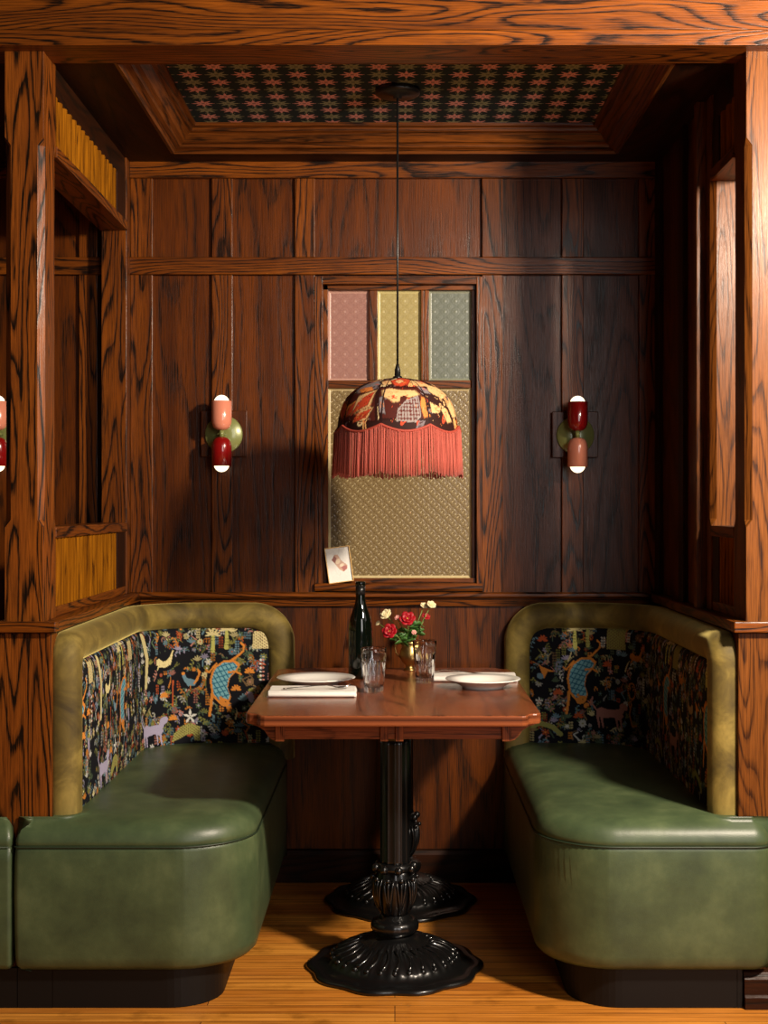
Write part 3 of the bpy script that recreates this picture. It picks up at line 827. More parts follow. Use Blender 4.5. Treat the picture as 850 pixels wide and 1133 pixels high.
def tapestry_right(path):
    cv = Canvas(path.L+.02, .56, .0024, INK, .42)
    filler(cv, 1500, 11)
    # the panel seen from the front runs mirrored: u grows to the left
    def T(zx, zy, du=0):
        x = 570+zx/3.542; y = 680+zy/3.542
        return (path.u_of_x((x-437)/330)+du, EYE-(y-560)/330)
    for du in (0, -.60, -1.15):
        t = lambda x, y: T(x, y, du)
        # leopard drawn through the first panel's layout
        g = lambda x, y: t(255+(x-615)*.96, 255+(y-240)*.96)
        a, b = g(615, 240); cv.ell(a, b, .055, .08, 0, INK); leopard(cv, g)
        a, b = t(238, 60); palm(cv, a, b, .06); a, b = t(288, 55); palm(cv, a, b, .055)
        a, b = t(410, 90); cv.poly([(a-.038, b-.04), (a+.038, b-.04), (a+.038, b+.04), (a-.03, b+.04)], LIME*.6, SCRB)
        a, b = t(385, 385); cv.ell(a, b, .06, .045, 0, INK); hound(cv, a, b, PINKC*.8, 1.15, 1)
        a, b = t(115, 235)
        cv.ell(a, b, .035, .03, 0, INK)
        for k in range(6): cv.line([(a, b-.01), (a-.012+.005*k, b+.012+.003*k), (a-.030+.006*k, b+.01+.002*k)], .0022, ORNG)
        cv.ell(a+.012, b-.006, .012, .009, .4, BLUEG)
        for an in range(20):
            q = 2*PI*an/20; a, b = t(488+20*math.cos(q), 290+30*math.sin(q)); cv.ell(a, b, .003, .003, 0, ORNG)
        cv.line([t(485, 340), t(475, 380), t(490, 425), t(515, 420)], .0028, ORNG*.8)
        a, b = t(510, 155); hare(cv, a, b, ORNG*.8, .8, -1)
        cv.line([t(60, 440), t(100, 425), t(150, 440), t(180, 470)], .008, LIME*.6)
        a, b = t(665, 230); hare(cv, a, b, TAN*1.3, .9, 1)
        for (fx, fy) in ((110, 100), (170, 310), (370, 200), (250, 400)):
            a, b = t(fx, fy)
            for i in range(6): an = PI*i/5; cv.ell(a+.009*math.cos(an), b+.009*math.sin(an), .0085, .0035, an, RUST)
    return cv
def banquette(sg, xin, xfar, far_r, xend, label, tap):
    org = (sg*.62, 4.15)
    r = empty('banquette', (org[0], org[1], 0), label=label, cat='banquette', group=None)
    make_seat(sg, xin, 3.54, .20, xfar, far_r, r, org)
    make_plinth(sg, .45, 3.572, .13, .874, r, org)
    pe = MB(); a_, b_ = (.874, .962) if sg < 0 else (.874, .886); x0_, x1_ = sorted((sg*a_-org[0], sg*b_-org[0])); pe.box(x0_, x1_, 3.572-org[1], YP-.002-org[1], 0, .102); pe.build('plinth_return', M_PLINTH, r)
    p = BackPath(sg, .838, 3.600, 4.715, xend)
    make_back(p, r, org, tap(p))
    return r
bl = banquette(-1, .365, .963, .014, .34, 'curved banquette on the left, green leather seat with sunlit olive velvet and tapestry back', tapestry_left)
brt = banquette(1, .37, .960, .05, .37, 'curved banquette on the right, green leather seat and shaded tapestry back in the dark corner', tapestry_right)
# neighbouring banquette at the left edge
nb = empty('banquette', (-1.3, 3.9, 0), label='edge of the green leather banquette of the next booth, at the lower left border', cat='banquette')
def nseat():
    mb = MB(); rows = []
    for z, ins in [(.100, .030), (.106, .012), (.12, .003), (.2, 0), (.38, 0), (.412, .001), (.417, .005), (.422, .001), (.44, .004), (.462, .016), (.476, .034), (.484, .05)]:
        row = []
        a, b, c, d = -1.75+.001, -.970-ins*.5, 3.54+ins, YP-.004
        for k in range(12): row.append((a+(b-.012-a)*k/12, c))
        for k in range(7): an = -PI/2+PI/2*k/6; row.append((b-.012+.012*math.cos(an), c+.012+.012*math.sin(an)))
        row += [(b, d), (a, d)]
        rows.append([(x+1.3, y-3.9, z) for x, y in row])
    b = mb.grid(rows, closed=True); K = len(rows[0])
    mb.face([b+(len(rows)-1)*K+i for i in range(K)], None); mb.face([b+i for i in range(K)][::-1], None)
    mb.build('seat', M_LEATHER, nb)
    MB().box(-1.75+1.3, -.964+1.3, 3.572-3.9, YP-.004-3.9, 0, .102).build('plinth', M_PLINTH, nb)
    s = MB(); s.tube([(-1.75+1.3, 3.539-3.9, .4175), (-.975+1.3, 3.539-3.9, .4175)], .0016, 6); s.build('seam', M_THREAD, nb)
nseat()
# ------------------------------------------------------------------ sconces
def sconce_parts(root, top, bot):
    # local origin on the wall at plate centre; -y towards the room
    blk = MB().box(-.078, .078, -.012, 0, -.075, .081); 
    o = blk.build('backing_block', W_PANEL, root, bevel=.002)
    pl = MB()
    prof = [(0, 0), (.064, 0), (.064, .006), (.061, .010), (.015, .012), (0, .012)]
    pl.lathe(prof, 40); pl.v = [(x, -.012-z, y) for x, y, z in pl.v]; pl.build('mounting_plate', M_GREEN, root)
    st = MB(); st.tube([(0, -.02, 0), (0, -.075, 0)], .0065, 12); st.tube([(0, -.075, -.012), (0, -.075, .012)], .008, 12)
    st.build('stem', M_GREEN, root)
    def cup(up, mat):
        s = 1 if up else -1
        c = MB(); pr = [(0, .011), (.010, .011), (.020, .014), (.028, .021), (.0325, .033), (.034, .045), (.034, .108), (.0325, .109), (.031, .106), (.031, .05), (0, .045)]
        c.lathe(pr, 32); c.v = [(x, y-.075, s*z) for x, y, z in c.v]
        if not up: c.f = [f[::-1] for f in c.f]
        tag(c.build('lamp_cup', mat, root), 'pink enamel cup' if mat == M_PINK else 'oxblood red enamel cup')
        b = MB(); b.ball((0, -.075, s*.103), .026, 20, 12); b.build('bulb', M_BULB, root)
    cup(True, top); cup(False, bot)
sc = empty('wall_sconce', (-.580, YB-.016, 1.523), label='wall sconce left of the window, pink cup above a red cup', cat='wall lamp', group='two cup wall sconces')
sconce_parts(sc, M_PINK, M_RED)
sc2 = empty('wall_sconce', (.612, YB-.016, 1.520), label='wall sconce right of the window, red cup above a pink cup', cat='wall lamp', group='two cup wall sconces')
sconce_parts(sc2, M_RED, M_PINK)
sc3 = empty('wall_sconce', (-1.335, YB-.003, 1.523), label='wall sconce cut by the left picture edge, behind the carved oak post', cat='wall lamp', group='two cup wall sconces')
sconce_parts(sc3, M_PINK, M_RED)

# ------------------------------------------------------------------ pendant lamp
LX, LY = .008, 4.19
lamp = empty('pendant_lamp', (LX, LY, 1.52), label='pendant lamp with a floral dome shade and coral fringe hanging above the table', cat='pendant lamp')
cn = MB(); cn.lathe([(0, .98), (.012, .978), (.014, .985), (.060, .988), (.067, .993), (.067, 1.006), (0, 1.006)], 40); cn.build('ceiling_canopy', M_BLACK, lamp)
cd = MB(); cd.tube([(0, 0, .98), (0, 0, .55), (0, 0, .185)], .0032, 8); cd.build('cord', M_BLACK, lamp)
sk2 = MB(); sk2.lathe([(0, .188), (.004, .186), (.006, .176), (.0085, .168), (.009, .150), (.014, .147), (.014, .140), (0, .140)], 20); sk2.build('socket_cap', M_BLACK, lamp)
PROF = [(.142, .0), (.1415, .030), (.136, .065), (.128, .092), (.118, .1135), (.104, .134), (.086, .153), (.066, .165), (.045, .173), (.024, .1785), (.0, .182), (-.022, .184)]
PH0 = math.radians(-15)
def rim_z(t):  # t: angle measured from the front, positive to the right
    k = ((t-PH0)/(PI/4)) % 1
    return -.004-.020*math.sin(PI*k)**.9
def shade():
    zt = np.array([p[0] for p in PROF][::-1]); rt = np.array([p[1] for p in PROF][::-1])
    nt_, nv = 720, 90
    T = np.linspace(-PI, PI, nt_, endpoint=False)
    # canvas space: x = angle(0..2pi)*0.18, y = v 0..1 (rim to crown)*.2
    cv = Canvas(2*PI*.18, .2, .0016, np.array(lin(46, 20, 16)), 0)
    # arc-length param of profile
    zs = np.linspace(-.024, .142, 600); rs = np.interp(zs, zt, rt)
    ds = np.concatenate([[0], np.cumsum(np.hypot(np.diff(zs), np.diff(rs)))]); Ltot = ds[-1]
    def M(zx, zy):   # from a reading of the front view to the cloth
        px = 350+zx/4.722; py = 400+zy/4.722
        z = (560-py)/376+EYE-1.52; z = min(max(z, -.024), .1415); r = float(np.interp(z, zt, rt))
        q = max(-.999, min(.999, (px-440)/380/max(r, .01))); t = math.asin(q)
        return ((t+PI)*.18, float(np.interp(z, zs, ds))/Ltot*.2)
    rd = random.Random(5); pal = [np.array(lin(*c)) for c in ((226, 130, 66), (240, 214, 160), (206, 74, 44), (120, 108, 112), (236, 176, 110), (150, 50, 34))]
    for _ in range(150):
        x = rd.uniform(0, 2*PI*.18); y = rd.uniform(0, .16); a = rd.random()*PI; c = rd.choice(pal); L = rd.uniform(.010, .022)
        for i in range(rd.choice((1, 2, 3))): cv.ell(x+i*.006, y+i*.008, L, L*.38, a, c); cv.ell(x+i*.006, y+i*.008, L*.6, L*.12, a, np.array(lin(60, 22, 18)))
    A_, B_, C_, D_, E_ = [np.array(lin(*c)) for c in ((226, 132, 62), (222, 178, 122), (196, 70, 40), (132, 122, 124), (74, 26, 18))]
    def P(pts, c, pat=None):
        q = [M(*p) for p in pts]; cv.poly(q, c*.35 if pat is None else c, None)
        gx = sum(a for a, b in q)/len(q); gy = sum(b for a, b in q)/len(q)
        cv.poly([(gx+(a-gx)*.9, gy+(b-gy)*.9) for a, b in q], c, pat)
        far = max(q, key=lambda v: math.dist(v, (gx, gy))); ang = math.atan2(far[1]-gy, far[0]-gx); R0 = math.dist(far, (gx, gy))
        if c is E_: return
        for _ in range(10 if pat is None else 0):
            x = gx+rd.uniform(-.6, .6)*R0*math.cos(ang)+rd.uniform(-.25, .25)*R0*math.sin(ang); y = gy+rd.uniform(-.6, .6)*R0*math.sin(ang)+rd.uniform(-.25, .25)*R0*math.cos(ang)
            L = rd.uniform(.15, .4)*R0; a = ang+rd.uniform(-.35, .35)
            cv.line([(x, y), (x+L*math.cos(a), y+L*math.sin(a))], .0008, rd.choice((c*.45, c*.7, np.minimum(c*1.35, .9), A_, C_)))
    P([(110, 180), (330, 150), (325, 330), (110, 320)], E_)
    for (x0, y0, x1, y1, c) in ((150, 300, 215, 205, A_), (130, 310, 150, 190, A_), (185, 330, 300, 250, B_), (180, 285, 320, 155, B_), (185, 320, 235, 290, C_)):
        nx, ny = -(y1-y0)*.24, (x1-x0)*.24
        P([(x0, y0), ((x0+x1)/2+nx, (y0+y1)/2+ny), (x1, y1), ((x0+x1)/2-nx, (y0+y1)/2-ny)], c)
        P([(x0, y0), ((x0+x1)/2+nx*.55, (y0+y1)/2+ny*.55), (x1*.92+x0*.08, y1*.92+y0*.08), ((x0+x1)/2-nx*.55, (y0+y1)/2-ny*.55)], C_)
    P([(330, 140), (540, 140), (580, 320), (330, 320)], E_)
    P([(340, 160), (380, 148), (440, 160), (520, 160), (545, 185), (500, 200), (440, 195), (435, 225), (400, 232), (370, 210), (345, 200)], B_)
    a, b = M(402, 196); cv.ell(a, b, .004, .004, 0, C_)
    P([(330, 200), (350, 190), (360, 290), (330, 280)], D_)
    dots = Pat(lambda X, Y: np.hypot((X/.009) % 1-.5, (Y/.008) % 1-.5) < .42, E_*1.6)
    P([(415, 325), (425, 260), (470, 215), (530, 190), (545, 300), (520, 330)], np.array(lin(150, 140, 136)), dots)
    P([(545, 190), (565, 200), (575, 270), (600, 300), (560, 310), (540, 240)], A_)
    P([(570, 120), (640, 135), (690, 175), (660, 200), (610, 180), (580, 160)], B_)
    P([(690, 180), (725, 200), (742, 290), (715, 300), (690, 240)], B_)
    P([(590, 220), (655, 250), (645, 280), (600, 280)], B_)
    for (x, y) in ((655, 205), (680, 195), (672, 225), (650, 235), (690, 230), (665, 250)):
        a, b = M(x, y); cv.ell(a, b, .006, .0045, .3, B_); cv.ell(a, b, .003, .0016, .3, E_)
    P([(650, 255), (680, 245), (715, 320), (690, 330)], B_)
    for _ in range(420):
        x = rd.uniform(0, 2*PI*.18); y = rd.uniform(.01, .17); a = rd.random()*PI; L = rd.uniform(.003, .008)
        cv.line([(x, y), (x+L*math.cos(a), y+L*math.sin(a))], .0007, (E_, E_*.5, B_*.9, A_, C_, D_)[rd.randrange(6)])
    # crown
    P([(385, 105), (440, 82), (490, 95), (480, 130), (440, 142), (405, 135)], C_)
    P([(410, 110), (440, 95), (460, 110), (430, 125)], B_)
    P([(200, 150), (260, 120), (330, 100), (340, 125), (270, 145), (215, 175)], D_); P([(220, 150), (290, 135), (300, 160), (230, 170)], A_)
    P([(340, 110), (385, 100), (395, 125), (350, 135)], B_); P([(490, 100), (560, 110), (600, 130), (540, 140), (500, 130)], B_*.9); P([(520, 135), (580, 150), (600, 180), (560, 175)], D_)
    rows = []; cols = []
    for i in range(nv):
        v = i/(nv-1)
        row = np.zeros((nt_, 3)); 
        for j, t in enumerate(T):
            z0 = rim_z(t); s0 = np.interp(z0, zs, ds); s = s0+(Ltot-s0)*v
            z = float(np.interp(s, ds, zs)); r = float(np.interp(s, ds, rs))
            k = ((t-PH0)/(PI/4)) % 1; kk = min(k, 1-k)
            r *= 1-.018*math.sin(PI*k)*(1-v)**.5*.9 if v < .95 else 1
            row[j] = (r*math.sin(t), -r*math.cos(t), z)
            
        rows.append(row)
        vv = []
        for j, t in enumerate(T):
            z0 = rim_z(t); s0 = np.interp(z0, zs, ds); s = s0+(Ltot-s0)*v; vv.append(s/Ltot*.2)
        ii = np.clip((np.array(vv)/cv.res).astype(int), 0, cv.ny-1); jj = np.clip(((T+PI)*.18/cv.res).astype(int), 0, cv.nx-1)
        c = cv.c[ii, jj].copy()
        k = ((T-PH0)/(PI/4)) % 1; seam = np.minimum(k, 1-k)*(PI/4)*np.interp(np.array(vv)/.2*Ltot, ds, rs) < .0016
        c[seam] = np.array(lin(34, 12, 12)); cols.append(c)
    return np_grid_mesh('lamp_shade', np.array(rows), np.array(cols), M_SHADE, lamp, closed=True)
shade()
ln_ = MB(); ln_.lathe([(.176, -.0), (.172, .02), (.155, .055), (.125, .085), (.06, .110), (.0, .115)], 64); ln_.build('shade_lining', M_FRINGEIN, lamp)
br_ = MB(); pts = [(.187*math.sin(t), -.187*math.cos(t), rim_z(t)-.001) for t in [2*PI*i/320 for i in range(321)]]
br_.tube(pts, .0042, 8, caps=False); br_.build('scalloped_braid', M_FRTRIM, lamp)
fg = MB(); NS = 420
for i in range(NS):
    t = 2*PI*i/NS+random.uniform(-.004, .004); k = ((t-PH0)/(PI/4)) % 1
    z0 = rim_z(t); z1 = -.142-.012*math.sin(PI*k)+random.uniform(-.004, .004); rr = random.uniform(.186, .190); tw = random.uniform(-.012, .012)
    P3 = []
    for q in (0, .33, .66, 1): 
        a = t+tw*q; P3.append(((rr+.006*q)*math.sin(a), -(rr+.006*q)*math.cos(a), z0+(z1-z0)*q))
    fg.tube(P3, [.0013, .0014, .0014, .0016], 5)
tag(fg.build('fringe', M_FRINGE, lamp), 'coral pink silk fringe', kind='stuff')
bl_ = MB(); bl_.ball((0, 0, .06), .028, 16, 10); bl_.lathe([(.014, .08), (.014, .14)], 16); bl_.build('bulb', plain('opal_bulb', (.7, .65, .55), .3), lamp)

# ------------------------------------------------------------------ table
TX = -.004
table = empty('dining_table', (TX, 4.18, 0), label='cherry brown wooden dining table with ogee corners on two black cast iron pedestals', cat='table')
def table_poly(inset=0):
    hw = .386-inset; y0 = 3.605+inset; y1 = 4.685-inset
    # corner profile from side tip to front straight, in local offsets from the outer corner
    cr = [(0, .062), (.004, .050), (.012, .043), (.022, .040), (.031, .034), (.036, .024), (.038, .012), (.044, .004), (.054, 0)]
    pts = []
    for a, b in cr: pts.append((-hw+a, y0+b))
    for a, b in cr[::-1]: pts.append((hw-a, y0+b))
    for a, b in cr: pts.append((hw-a, y1-b))
    for a, b in cr[::-1]: pts.append((-hw+a, y1-b))
    return [(x, y-4.18) for x, y in pts]
tp = MB(); tp.prism(table_poly(), .712, .74, axis=2, g=1); tp.build('tabletop', W_TABLE, table, bevel=.004)
ap = MB()
ya, yb_ = 3.655-4.18, 4.66-4.18; xa = .285
ap.box(-xa, xa, ya, ya+.02, .672, .712, g=0); ap.box(-xa, xa, yb_-.02, yb_, .672, .712, g=0)
ap.box(-xa, -xa+.02, ya+.0205, yb_-.0205, .672, .712, g=1); ap.box(xa-.02, xa, ya+.0205, yb_-.0205, .672, .712, g=1)
ap.build('apron', W_TABLE, table, bevel=.001)
for (x, w_) in ((-.2955, .024), (.2955, .024), (-.0235, .02), (.0165, .02)):
    MB().box(x-w_/2, x+w_/2, ya-.012, ya+.01, .668, .712).build('apron_block', W_TABLE, table, bevel=.001)
for s in (-1, 1):
    for yy in (ya-.006, yb_-.02):
        pl = [(.305, .668), (.316, .671), (.326, .680), (.336, .695), (.352, .706), (.372, .712), (.305, .712)]
        MB().prism([(s*a, b) for a, b in pl], yy, yy+.026, axis=1, g=0).build('corner_bracket', W_TABLE, table, bevel=.001)
def pedestal(x, y):
    root = empty('pedestal', (x-TX, y-4.18, 0)); root.parent = table
    b = MB()
    def rm(r, z, t):
        if r > .20: return (r*(1+.022*math.cos(t*10)+.010*abs(math.cos(t*5))), 0)
        if .075 < r < .185: return (r, .0042*abs(math.sin(t*20))**.7*min(1, (r-.07)/.03))
        return (r, 0)
    b.lathe([(.236, 0), (.240, .004), (.238, .012), (.222, .016), (.214, .013), (.204, .018), (.186, .022), (.180, .030), (.176, .034), (.160, .046), (.135, .058), (.110, .066), (.098, .068), (.092, .074), (.080, .077), (.074, .084), (.060, .086), (.050, .094), (.046, .100), (.050, .104)], 160, rmod=rm)
    b.build('base_plate', M_BLACKIRON, root)
    # curled ribs on the dome
    rb = MB()
    for i in range(28):
        t = 2*PI*i/28
        pts = []
        for q in range(7):
            r = .168-.072*q/6; z = .040+.033*q/6+.004*math.sin(PI*q/6); a = t+.10*math.sin(PI*q/6)
            pts.append((r*math.cos(a), r*math.sin(a), z))
        rb.tube(pts, [.0075, .0065, .0055, .005, .0045, .004, .003], 6)
        rb.ball((.172*math.cos(t), .172*math.sin(t), .036), .009, 8, 6)
    rb.build('gadroon_ribs', M_BLACKIRON, root)
    k = MB(); k.lathe([(.046, .098), (.060, .101), (.066, .110), (.0665, .122), (.062, .132), (.052, .136), (.044, .139), (.040, .150)], 60, rmod=lambda r, z, t: (r*(1+(.015*math.sin(t*18) if .105 < z < .13 else 0)), 0))
    k.build('ring_knop', M_BLACKIRON, root)
    l = MB(); l.lathe([(.036, .146), (.040, .158), (.047, .185), (.052, .215), (.052, .240), (.046, .262), (.042, .28)], 64, rmod=lambda r, z, t: (r*(1+.07*abs(math.sin(t*5))), 0))
    for i in range(10):     # acanthus leaves
        t = 2*PI*i/10
        for d in (-.16, 0, .16):
            pts = []
            for q in range(6):
                f = q/5; z = .155+.098*f; r = .040+.020*math.sin(f*2.3); a = t+d*f*1.5
                pts.append((r*math.cos(a), r*math.sin(a), z))
            l.tube(pts, [.003, .0045, .005, .0045, .004, .003], 5)
        l.ball((.061*math.cos(t), .061*math.sin(t), .252), .007, 8, 6)
    l.build('acanthus_bulb', M_BLACKIRON, root)
    c = MB()
    c.lathe([(.044, .268), (.050, .272), (.052, .280), (.047, .288), (.043, .292)], 40)
    for i in range(8):
        t = 2*PI*i/8+.2; c.ball((.054*math.cos(t), .054*math.sin(t), .279), .0115, 10, 8)
    c.build('beaded_collar', M_BLACKIRON, root)
    s = MB(); s.lathe([(.043, .288), (.041, .30), (.0405, .62), (.041, .64)], 120, rmod=lambda r, z, t: (r*(1-.10*abs(math.sin(t*6))**.6), 0))
    s.build('fluted_column', M_BLACKIRON, root)
    h = MB(); h.lathe([(.041, .632), (.046, .636), (.046, .645), (.042, .648), (.044, .654), (.050, .664), (.052, .676), (.070, .680), (.070, .712)], 60)
    for i in range(12):
        t = 2*PI*i/12; h.tube([(.046*math.cos(t), .046*math.sin(t), .646), (.050*math.cos(t+.2), .050*math.sin(t+.2), .664)], .003, 5)
    h.build('capital', M_BLACKIRON, root)
pedestal(0.0, 3.893); pedestal(.018, 4.535)

# ------------------------------------------------------------------ things on the table
TZ = .7402
def place(o, x, y, z=TZ, rz=0): o.location = (x, y, z); o.rotation_euler = (0, 0, rz); return o
# bottle
bt = empty('wine_bottle', label='dark wine bottle standing behind the left tumbler', cat='bottle'); place(bt, -.108, 4.40)
g = MB(); g.lathe([(0, .006), (.025, .002), (.034, 0), (.0375, .004), (.038, .012), (.038, .150), (.0365, .170), (.032, .192), (.024, .215), (.0175, .235), (.0148, .255), (.0142, .288), (.0158, .290), (.016, .300), (.0145, .303), (.0115, .303), (.0115, .296), (0, .296)], 40)
g.build('bottle_body', M_BOTTLE, bt)
MB().lathe([(0, .262), (.0154, .262), (.0154, .2885), (0, .2885)], 24).build('capsule_collar', M_BLACK, bt)
# tumblers
def tumbler(name, label, x, y, rz):
    t = empty(name, label=label, cat='glass', group='faceted tumblers'); place(t, x, y, TZ, rz)
    m = MB(); nf = 10
    def rm(r, z, a):
        if z < .093 and r > .02:
            k = ((a*nf/(2*PI)) % 1)-.5; f = math.cos(PI/nf)/math.cos(2*PI/nf*k)
            wgt = min(1, (.093-z)/.012)
            return r*(1+(f-1)*wgt*2.3)
        return r
    out = [(0, 0), (.022, 0), (.0265, .002), (.0275, .006), (.0300, .030), (.0325, .060), (.0345, .085), (.0355, .095), (.0362, .110), (.0372, .128), (.0366, .1295)]
    inn = [(.0358, .128), (.0350, .110), (.0338, .09), (.0315, .062), (.0285, .035), (.0255, .020), (.020, .016), (0, .015)]
    m.lathe(out, 100, rmod=rm)
    m.f.pop(); m.m.pop(); m.uv.pop(); m.sm.pop()
    b = len(m.v); n = 100
    for r, z in inn:
        for i in range(n): a = 2*PI*i/n; m.v.append((max(r, .0001)*math.cos(a), max(r, .0001)*math.sin(a), z))
    prev = b-n
    for k in range(len(inn)):
        cur = b+k*n
        for i in range(n):
            j = (i+1) % n; m.face([prev+i, prev+j, cur+j, cur+i], [(0, 0)]*4, 0, True)
        prev = cur
    return m.build('tumbler_body', M_GLASS, t)
def tumbler_(name, label, x, y, rz): tumbler(name, label, x, y, rz)
tumbler_('tumbler', 'clear faceted tumbler in front of the dark wine bottle', -.061, 4.062, .1)
tumbler_('tumbler', 'clear faceted tumbler beside the brass flower vase', .091, 4.285, .4)
# plates
def plate(label, x, y, R, H, z=TZ):
    p = empty('dinner_plate', label=label, cat='plate', group='white dinner plates'); place(p, x, y, z)
    m = MB()
    m.lathe([(0, .003), (R*.50, .003), (R*.52, 0), (R*.55, 0), (R*.56, .004), (R*.66, H*.45), (R*.80, H*.80), (R*.985, H), (R, H+.0015), (R*.985, H+.0035), (R*.80, H*.80+.004), (R*.66, H*.45+.005), (R*.54, .008), (0, .007)], 72)
    m.build('plate_body', M_CHINA, p)
plate('white dinner plate behind the napkin on the left side of the table', -.238, 4.228, .119, .022)
plate('white dinner plate on the right side of the table, in front of its napkin', .262, 4.165, .112, .026, TZ)
# napkins
def napkin(label, x, y, w_, d, layers, rz, th=.0052):
    o = empty('napkin', label=label, cat='napkin', group='folded white napkins'); place(o, x, y, TZ, rz)
    m = MB()
    for k in range(layers):
        ww = w_/2-.0015*k; dd = d/2-.002*k; z0 = .0005+k*th
        n = 24; top = []; bot = []
        poly = []
        for i in range(n): poly.append((-ww+2*ww*i/n, -dd+.0012*math.sin(i*.9+k)))
        for i in range(8): poly.append((ww+.001*math.sin(i+k), -dd+2*dd*i/8))
        for i in range(n): poly.append((ww-2*ww*i/n, dd+.0012*math.sin(i*.7+k)))
        for i in range(8): poly.append((-ww+.001*math.sin(i*1.3+k), dd-2*dd*i/8))
        m.prism(poly, z0, z0+th*.9, axis=2)
    # soft folded front edge
    m.tube([(-w_/2+.004, -d/2, th*layers*.5), (0, -d/2-.001, th*layers*.5), (w_/2-.004, -d/2, th*layers*.5)], th*layers*.42, 10, flat=1)
    return m.build('folded_linen', M_LINEN, o, bevel=.0012)
napkin('folded white napkin under the fork at the left place setting', -.236, 4.025, .252, .145, 3, .012)
napkin('folded white napkin behind the right dinner plate', .248, 4.362, .262, .125, 3, -.02)
def fork(label, x, y, z, rz, L=.19):
    o = empty('fork', label=label, cat='fork', group='steel forks'); place(o, x, y, z, rz)
    m = MB()
    st = [(-.095, .0075, .002), (-.08, .0085, .003), (-.05, .0055, .005), (0, .0035, .009), (.03, .0032, .010), (.045, .006, .008), (.055, .0115, .005), (.065, .0125, .004)]
    R = []
    for x_, w2, h in st: R.append([(x_, -w2, h), (x_, w2, h), (x_, w2, h+.0018), (x_, -w2, h+.0018)])
    b = m.grid(R, closed=True); m.face([b, b+1, b+2, b+3], [(0, 0)]*4); k = b+(len(st)-1)*4; m.face([k+3, k+2, k+1, k], [(0, 0)]*4)
    m.build('handle', M_STEEL, o)
    for i in range(4):
        yy = -.0105+.007*i; q = MB()
        q.tube([(.064, yy, .0048), (.080, yy*.97, .0058), (.100, yy*.9, .0115)], [.0017, .0015, .0008], 6); q.build('tine', M_STEEL, o)
fork('steel fork lying on the napkin of the left place setting', -.225, 4.005, TZ+.0165, .10)
fork('steel fork on the napkin behind the right plate', .185, 4.375, TZ+.0165, PI-.35, .16)
# brass vase
VX, VY = .050, 4.60
va = empty('brass_vase', label='small aged brass jug vase holding the red and cream flowers', cat='vase'); place(va, VX, VY)
m = MB(); m.lathe([(0, 0), (.020, 0), (.022, .003), (.018, .007), (.012, .012), (.014, .018), (.026, .028), (.033, .042), (.034, .055), (.030, .070), (.025, .080), (.026, .088), (.031, .096), (.029, .096), (.023, .084), (.024, .06), (0, .05)], 40); m.build('vase_body', M_BRASS, va)
hd = MB(); hd.tube([(-.026, 0, .088), (-.040, -.002, .092), (-.050, -.002, .080), (-.047, -.002, .060), (-.034, 0, .044)], [.003, .003, .0026, .0026, .003], 8); hd.build('handle', M_BRASS, va)
def flower(x, z, y, R, kind, label, leafs=1, grp='flowers in the brass vase'):
    base = Vector((VX+random.uniform(-.008, .008), VY+random.uniform(-.008, .008), TZ+.07))
    head = Vector((x, y, z)); fl_ = empty('flower', tuple(base), label=label, cat='flower', group=grp)
    mid = base.lerp(head, .55)+Vector((0, 0, .008))
    q = MB(); q.tube([(0, 0, 0), tuple((mid-base)*.6), tuple(mid-base), tuple(head-base)], .0014, 6); q.build('stem', M_STEM, fl_)
    d = (head-mid).normalized(); d = (d+Vector((0, -.9, .15))).normalized()
    rot = d.to_track_quat('Z', 'Y').to_matrix()
    c = head-base; b = MB()
    mt = {'red': M_REDPET, 'white': M_WHITEPET, 'pink': M_PINKPET}[kind]
    for ring, (n, tilt, rr, s) in enumerate(((6, 1.15, .55, .62), (6, .75, .42, .55), (5, .4, .25, .42))):
        for i in range(n):
            a = 2*PI*i/n+ring*.5+random.uniform(-.1, .1)
            u = Vector((math.cos(a)*math.sin(tilt), math.sin(a)*math.sin(tilt), math.cos(tilt)))
            nrm = Vector((math.cos(a)*math.cos(tilt)*-1, math.sin(a)*math.cos(tilt)*-1, math.sin(tilt)))
            mr = Matrix((u, u.cross(nrm)*-1, nrm)).transposed()
            b.ball(tuple(c+rot @ (u*R*rr)), R*s, 10, 6, 0, (1, .85, .22), rot @ mr)
    b.ball(tuple(c+rot @ Vector((0, 0, R*.25))), R*.2, 8, 6, 1)
    b.build('bloom', [mt, M_YEL], fl_)
    for k in range(leafs):
        lf = MB(); st_ = (mid-base)*random.uniform(.5, 1.0); a = random.uniform(0, 2*PI); L = random.uniform(.022, .038)
        dd = Vector((math.cos(a), math.sin(a)*.5-.4, random.uniform(.0, .7))).normalized(); sd = dd.cross(Vector((0, 1, .3))).normalized()
        rows = []
        for t in (0, .2, .45, .7, .9, 1):
            w2 = .0095*math.sin(PI*min(t*.93+.05, 1)); cpt = st_+dd*L*t+Vector((0, 0, -.010*t*t))
            rows.append([tuple(cpt-sd*w2), tuple(cpt+Vector((0, -.0015, 0))), tuple(cpt+sd*w2)])
        lf.grid(rows); o = lf.build('leaf', M_LEAF, fl_); md = o.modifiers.new('s', 'SOLIDIFY'); md.thickness = .0006
def FP(px, py, y): s = F/y; return ((px-437)/s, EYE-(py-560)/s, y)
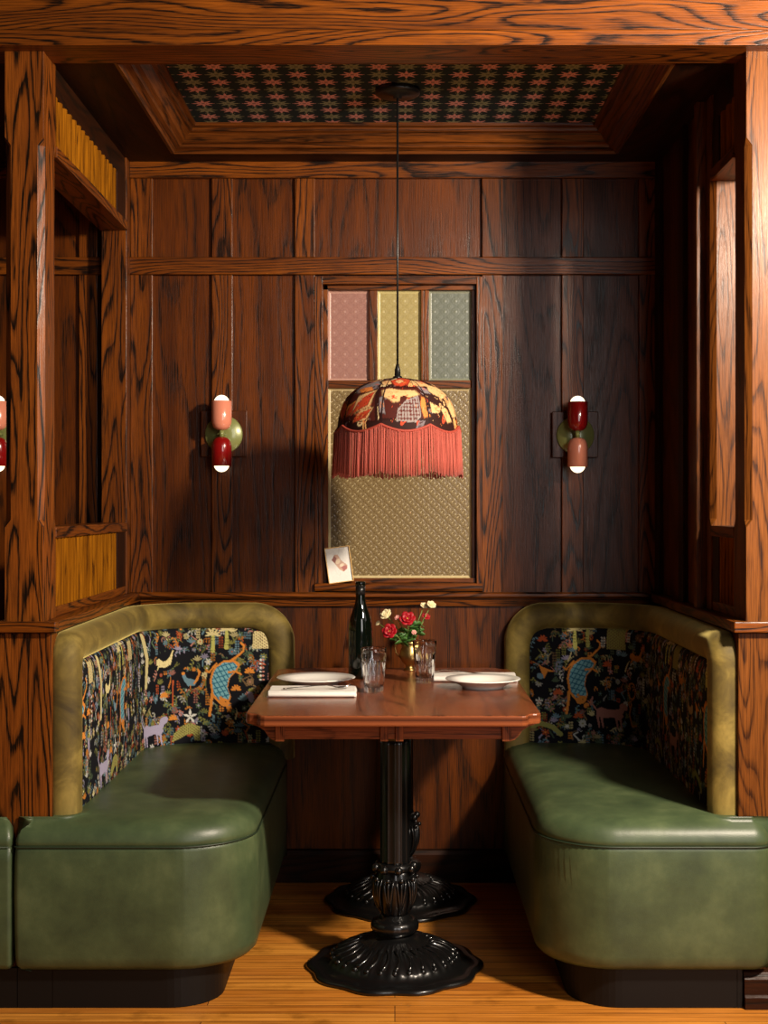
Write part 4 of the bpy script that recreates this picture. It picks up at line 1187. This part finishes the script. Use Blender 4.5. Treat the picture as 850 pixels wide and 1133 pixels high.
for px, py, yy, R, kd, lb, nl in (
    (432, 699, 4.52, .021, 'red', 'large red ranunculus bloom low on the left of the bouquet', 3),
    (451, 686, 4.55, .022, 'red', 'large red ranunculus bloom in the middle of the bouquet', 4),
    (471, 683, 4.60, .012, 'red', 'small red bloom on the right of the bouquet', 3),
    (428, 681, 4.60, .017, 'white', 'cream bloom at the upper left of the bouquet', 3),
    (419, 690, 4.62, .008, 'white', 'tiny cream bud at the far left of the bouquet', 1),
    (469, 671, 4.60, .011, 'white', 'smaller of the two cream blooms at the top right of the bouquet', 3),
    (477, 670, 4.58, .013, 'white', 'larger of the two cream blooms at the top right of the bouquet', 3),
    (440, 684, 4.57, .008, 'pink', 'small pale pink bud between the cream and the middle red bloom', 3),
    (458, 700, 4.56, .007, 'pink', 'small pink bud among the leaves above the vase', 4)):
    a, b, c = FP(px, py, yy); flower(a, b, c, R*1.18, kd, lb, nl+2)
# framed card on the window sill
cardw, cardh = .086, .122
cf = empty('picture_frame', (-.183, YB-.012, 1.0195), label='small framed print leaning in the left corner of the window sill', cat='picture')
cf.rotation_euler = (math.radians(-7), math.radians(-7), math.radians(10))
e = .0028
q = MB(); q.box(-cardw/2, cardw/2, -.014, -.002, 0, e, g=0); q.box(-cardw/2, cardw/2, -.014, -.002, cardh-e, cardh, g=0); q.box(-cardw/2, -cardw/2+e, -.014, -.002, e, cardh-e); q.box(cardw/2-e, cardw/2, -.014, -.002, e, cardh-e)
q.build('frame', M_GOLD, cf, bevel=.0008)
MB().box(-cardw/2+.001, cardw/2-.001, -.003, 0, .001, cardh-.001).build('backing', M_FRAMEDK, cf)
cv = Canvas(cardw-2*e, cardh-2*e, .0008, np.array((.84, .82, .76)), 0)
cw, chh = cardw-2*e, cardh-2*e
def cp(x, y): return (x*cw, y*chh)
cv.line([cp(.30, .42), cp(.36, .27), cp(.48, .18), cp(.52, .26), cp(.44, .34)], .0006, np.array((.72, .66, .6)))
cv.poly([cp(*p) for p in ((.22, .66), (.36, .80), (.50, .80), (.62, .62), (.86, .46), (.84, .36), (.66, .28), (.5, .36), (.34, .54))], np.array(lin(206, 168, 146)))
cv.poly([cp(*p) for p in ((.22, .66), (.34, .78), (.44, .70), (.34, .56))], np.array(lin(150, 96, 88))); cv.poly([cp(*p) for p in ((.58, .42), (.80, .47), (.84, .38), (.68, .29))], np.array(lin(176, 110, 104)))
cv.ell(*cp(.48, .60), .010, .007, .8, np.array(lin(236, 214, 186))); cv.ell(*cp(.62, .48), .008, .005, .5, np.array(lin(240, 220, 196)))
gx = np.linspace(0, cw, 90); gz = np.linspace(0, chh, 130); GX, GZ = np.meshgrid(gx, gz)
P = np.stack([GX-cw/2, np.full_like(GX, -.0075), GZ+e], -1)
np_grid_mesh('print', P, cv.sample(gx, gz), M_PRINT, cf)
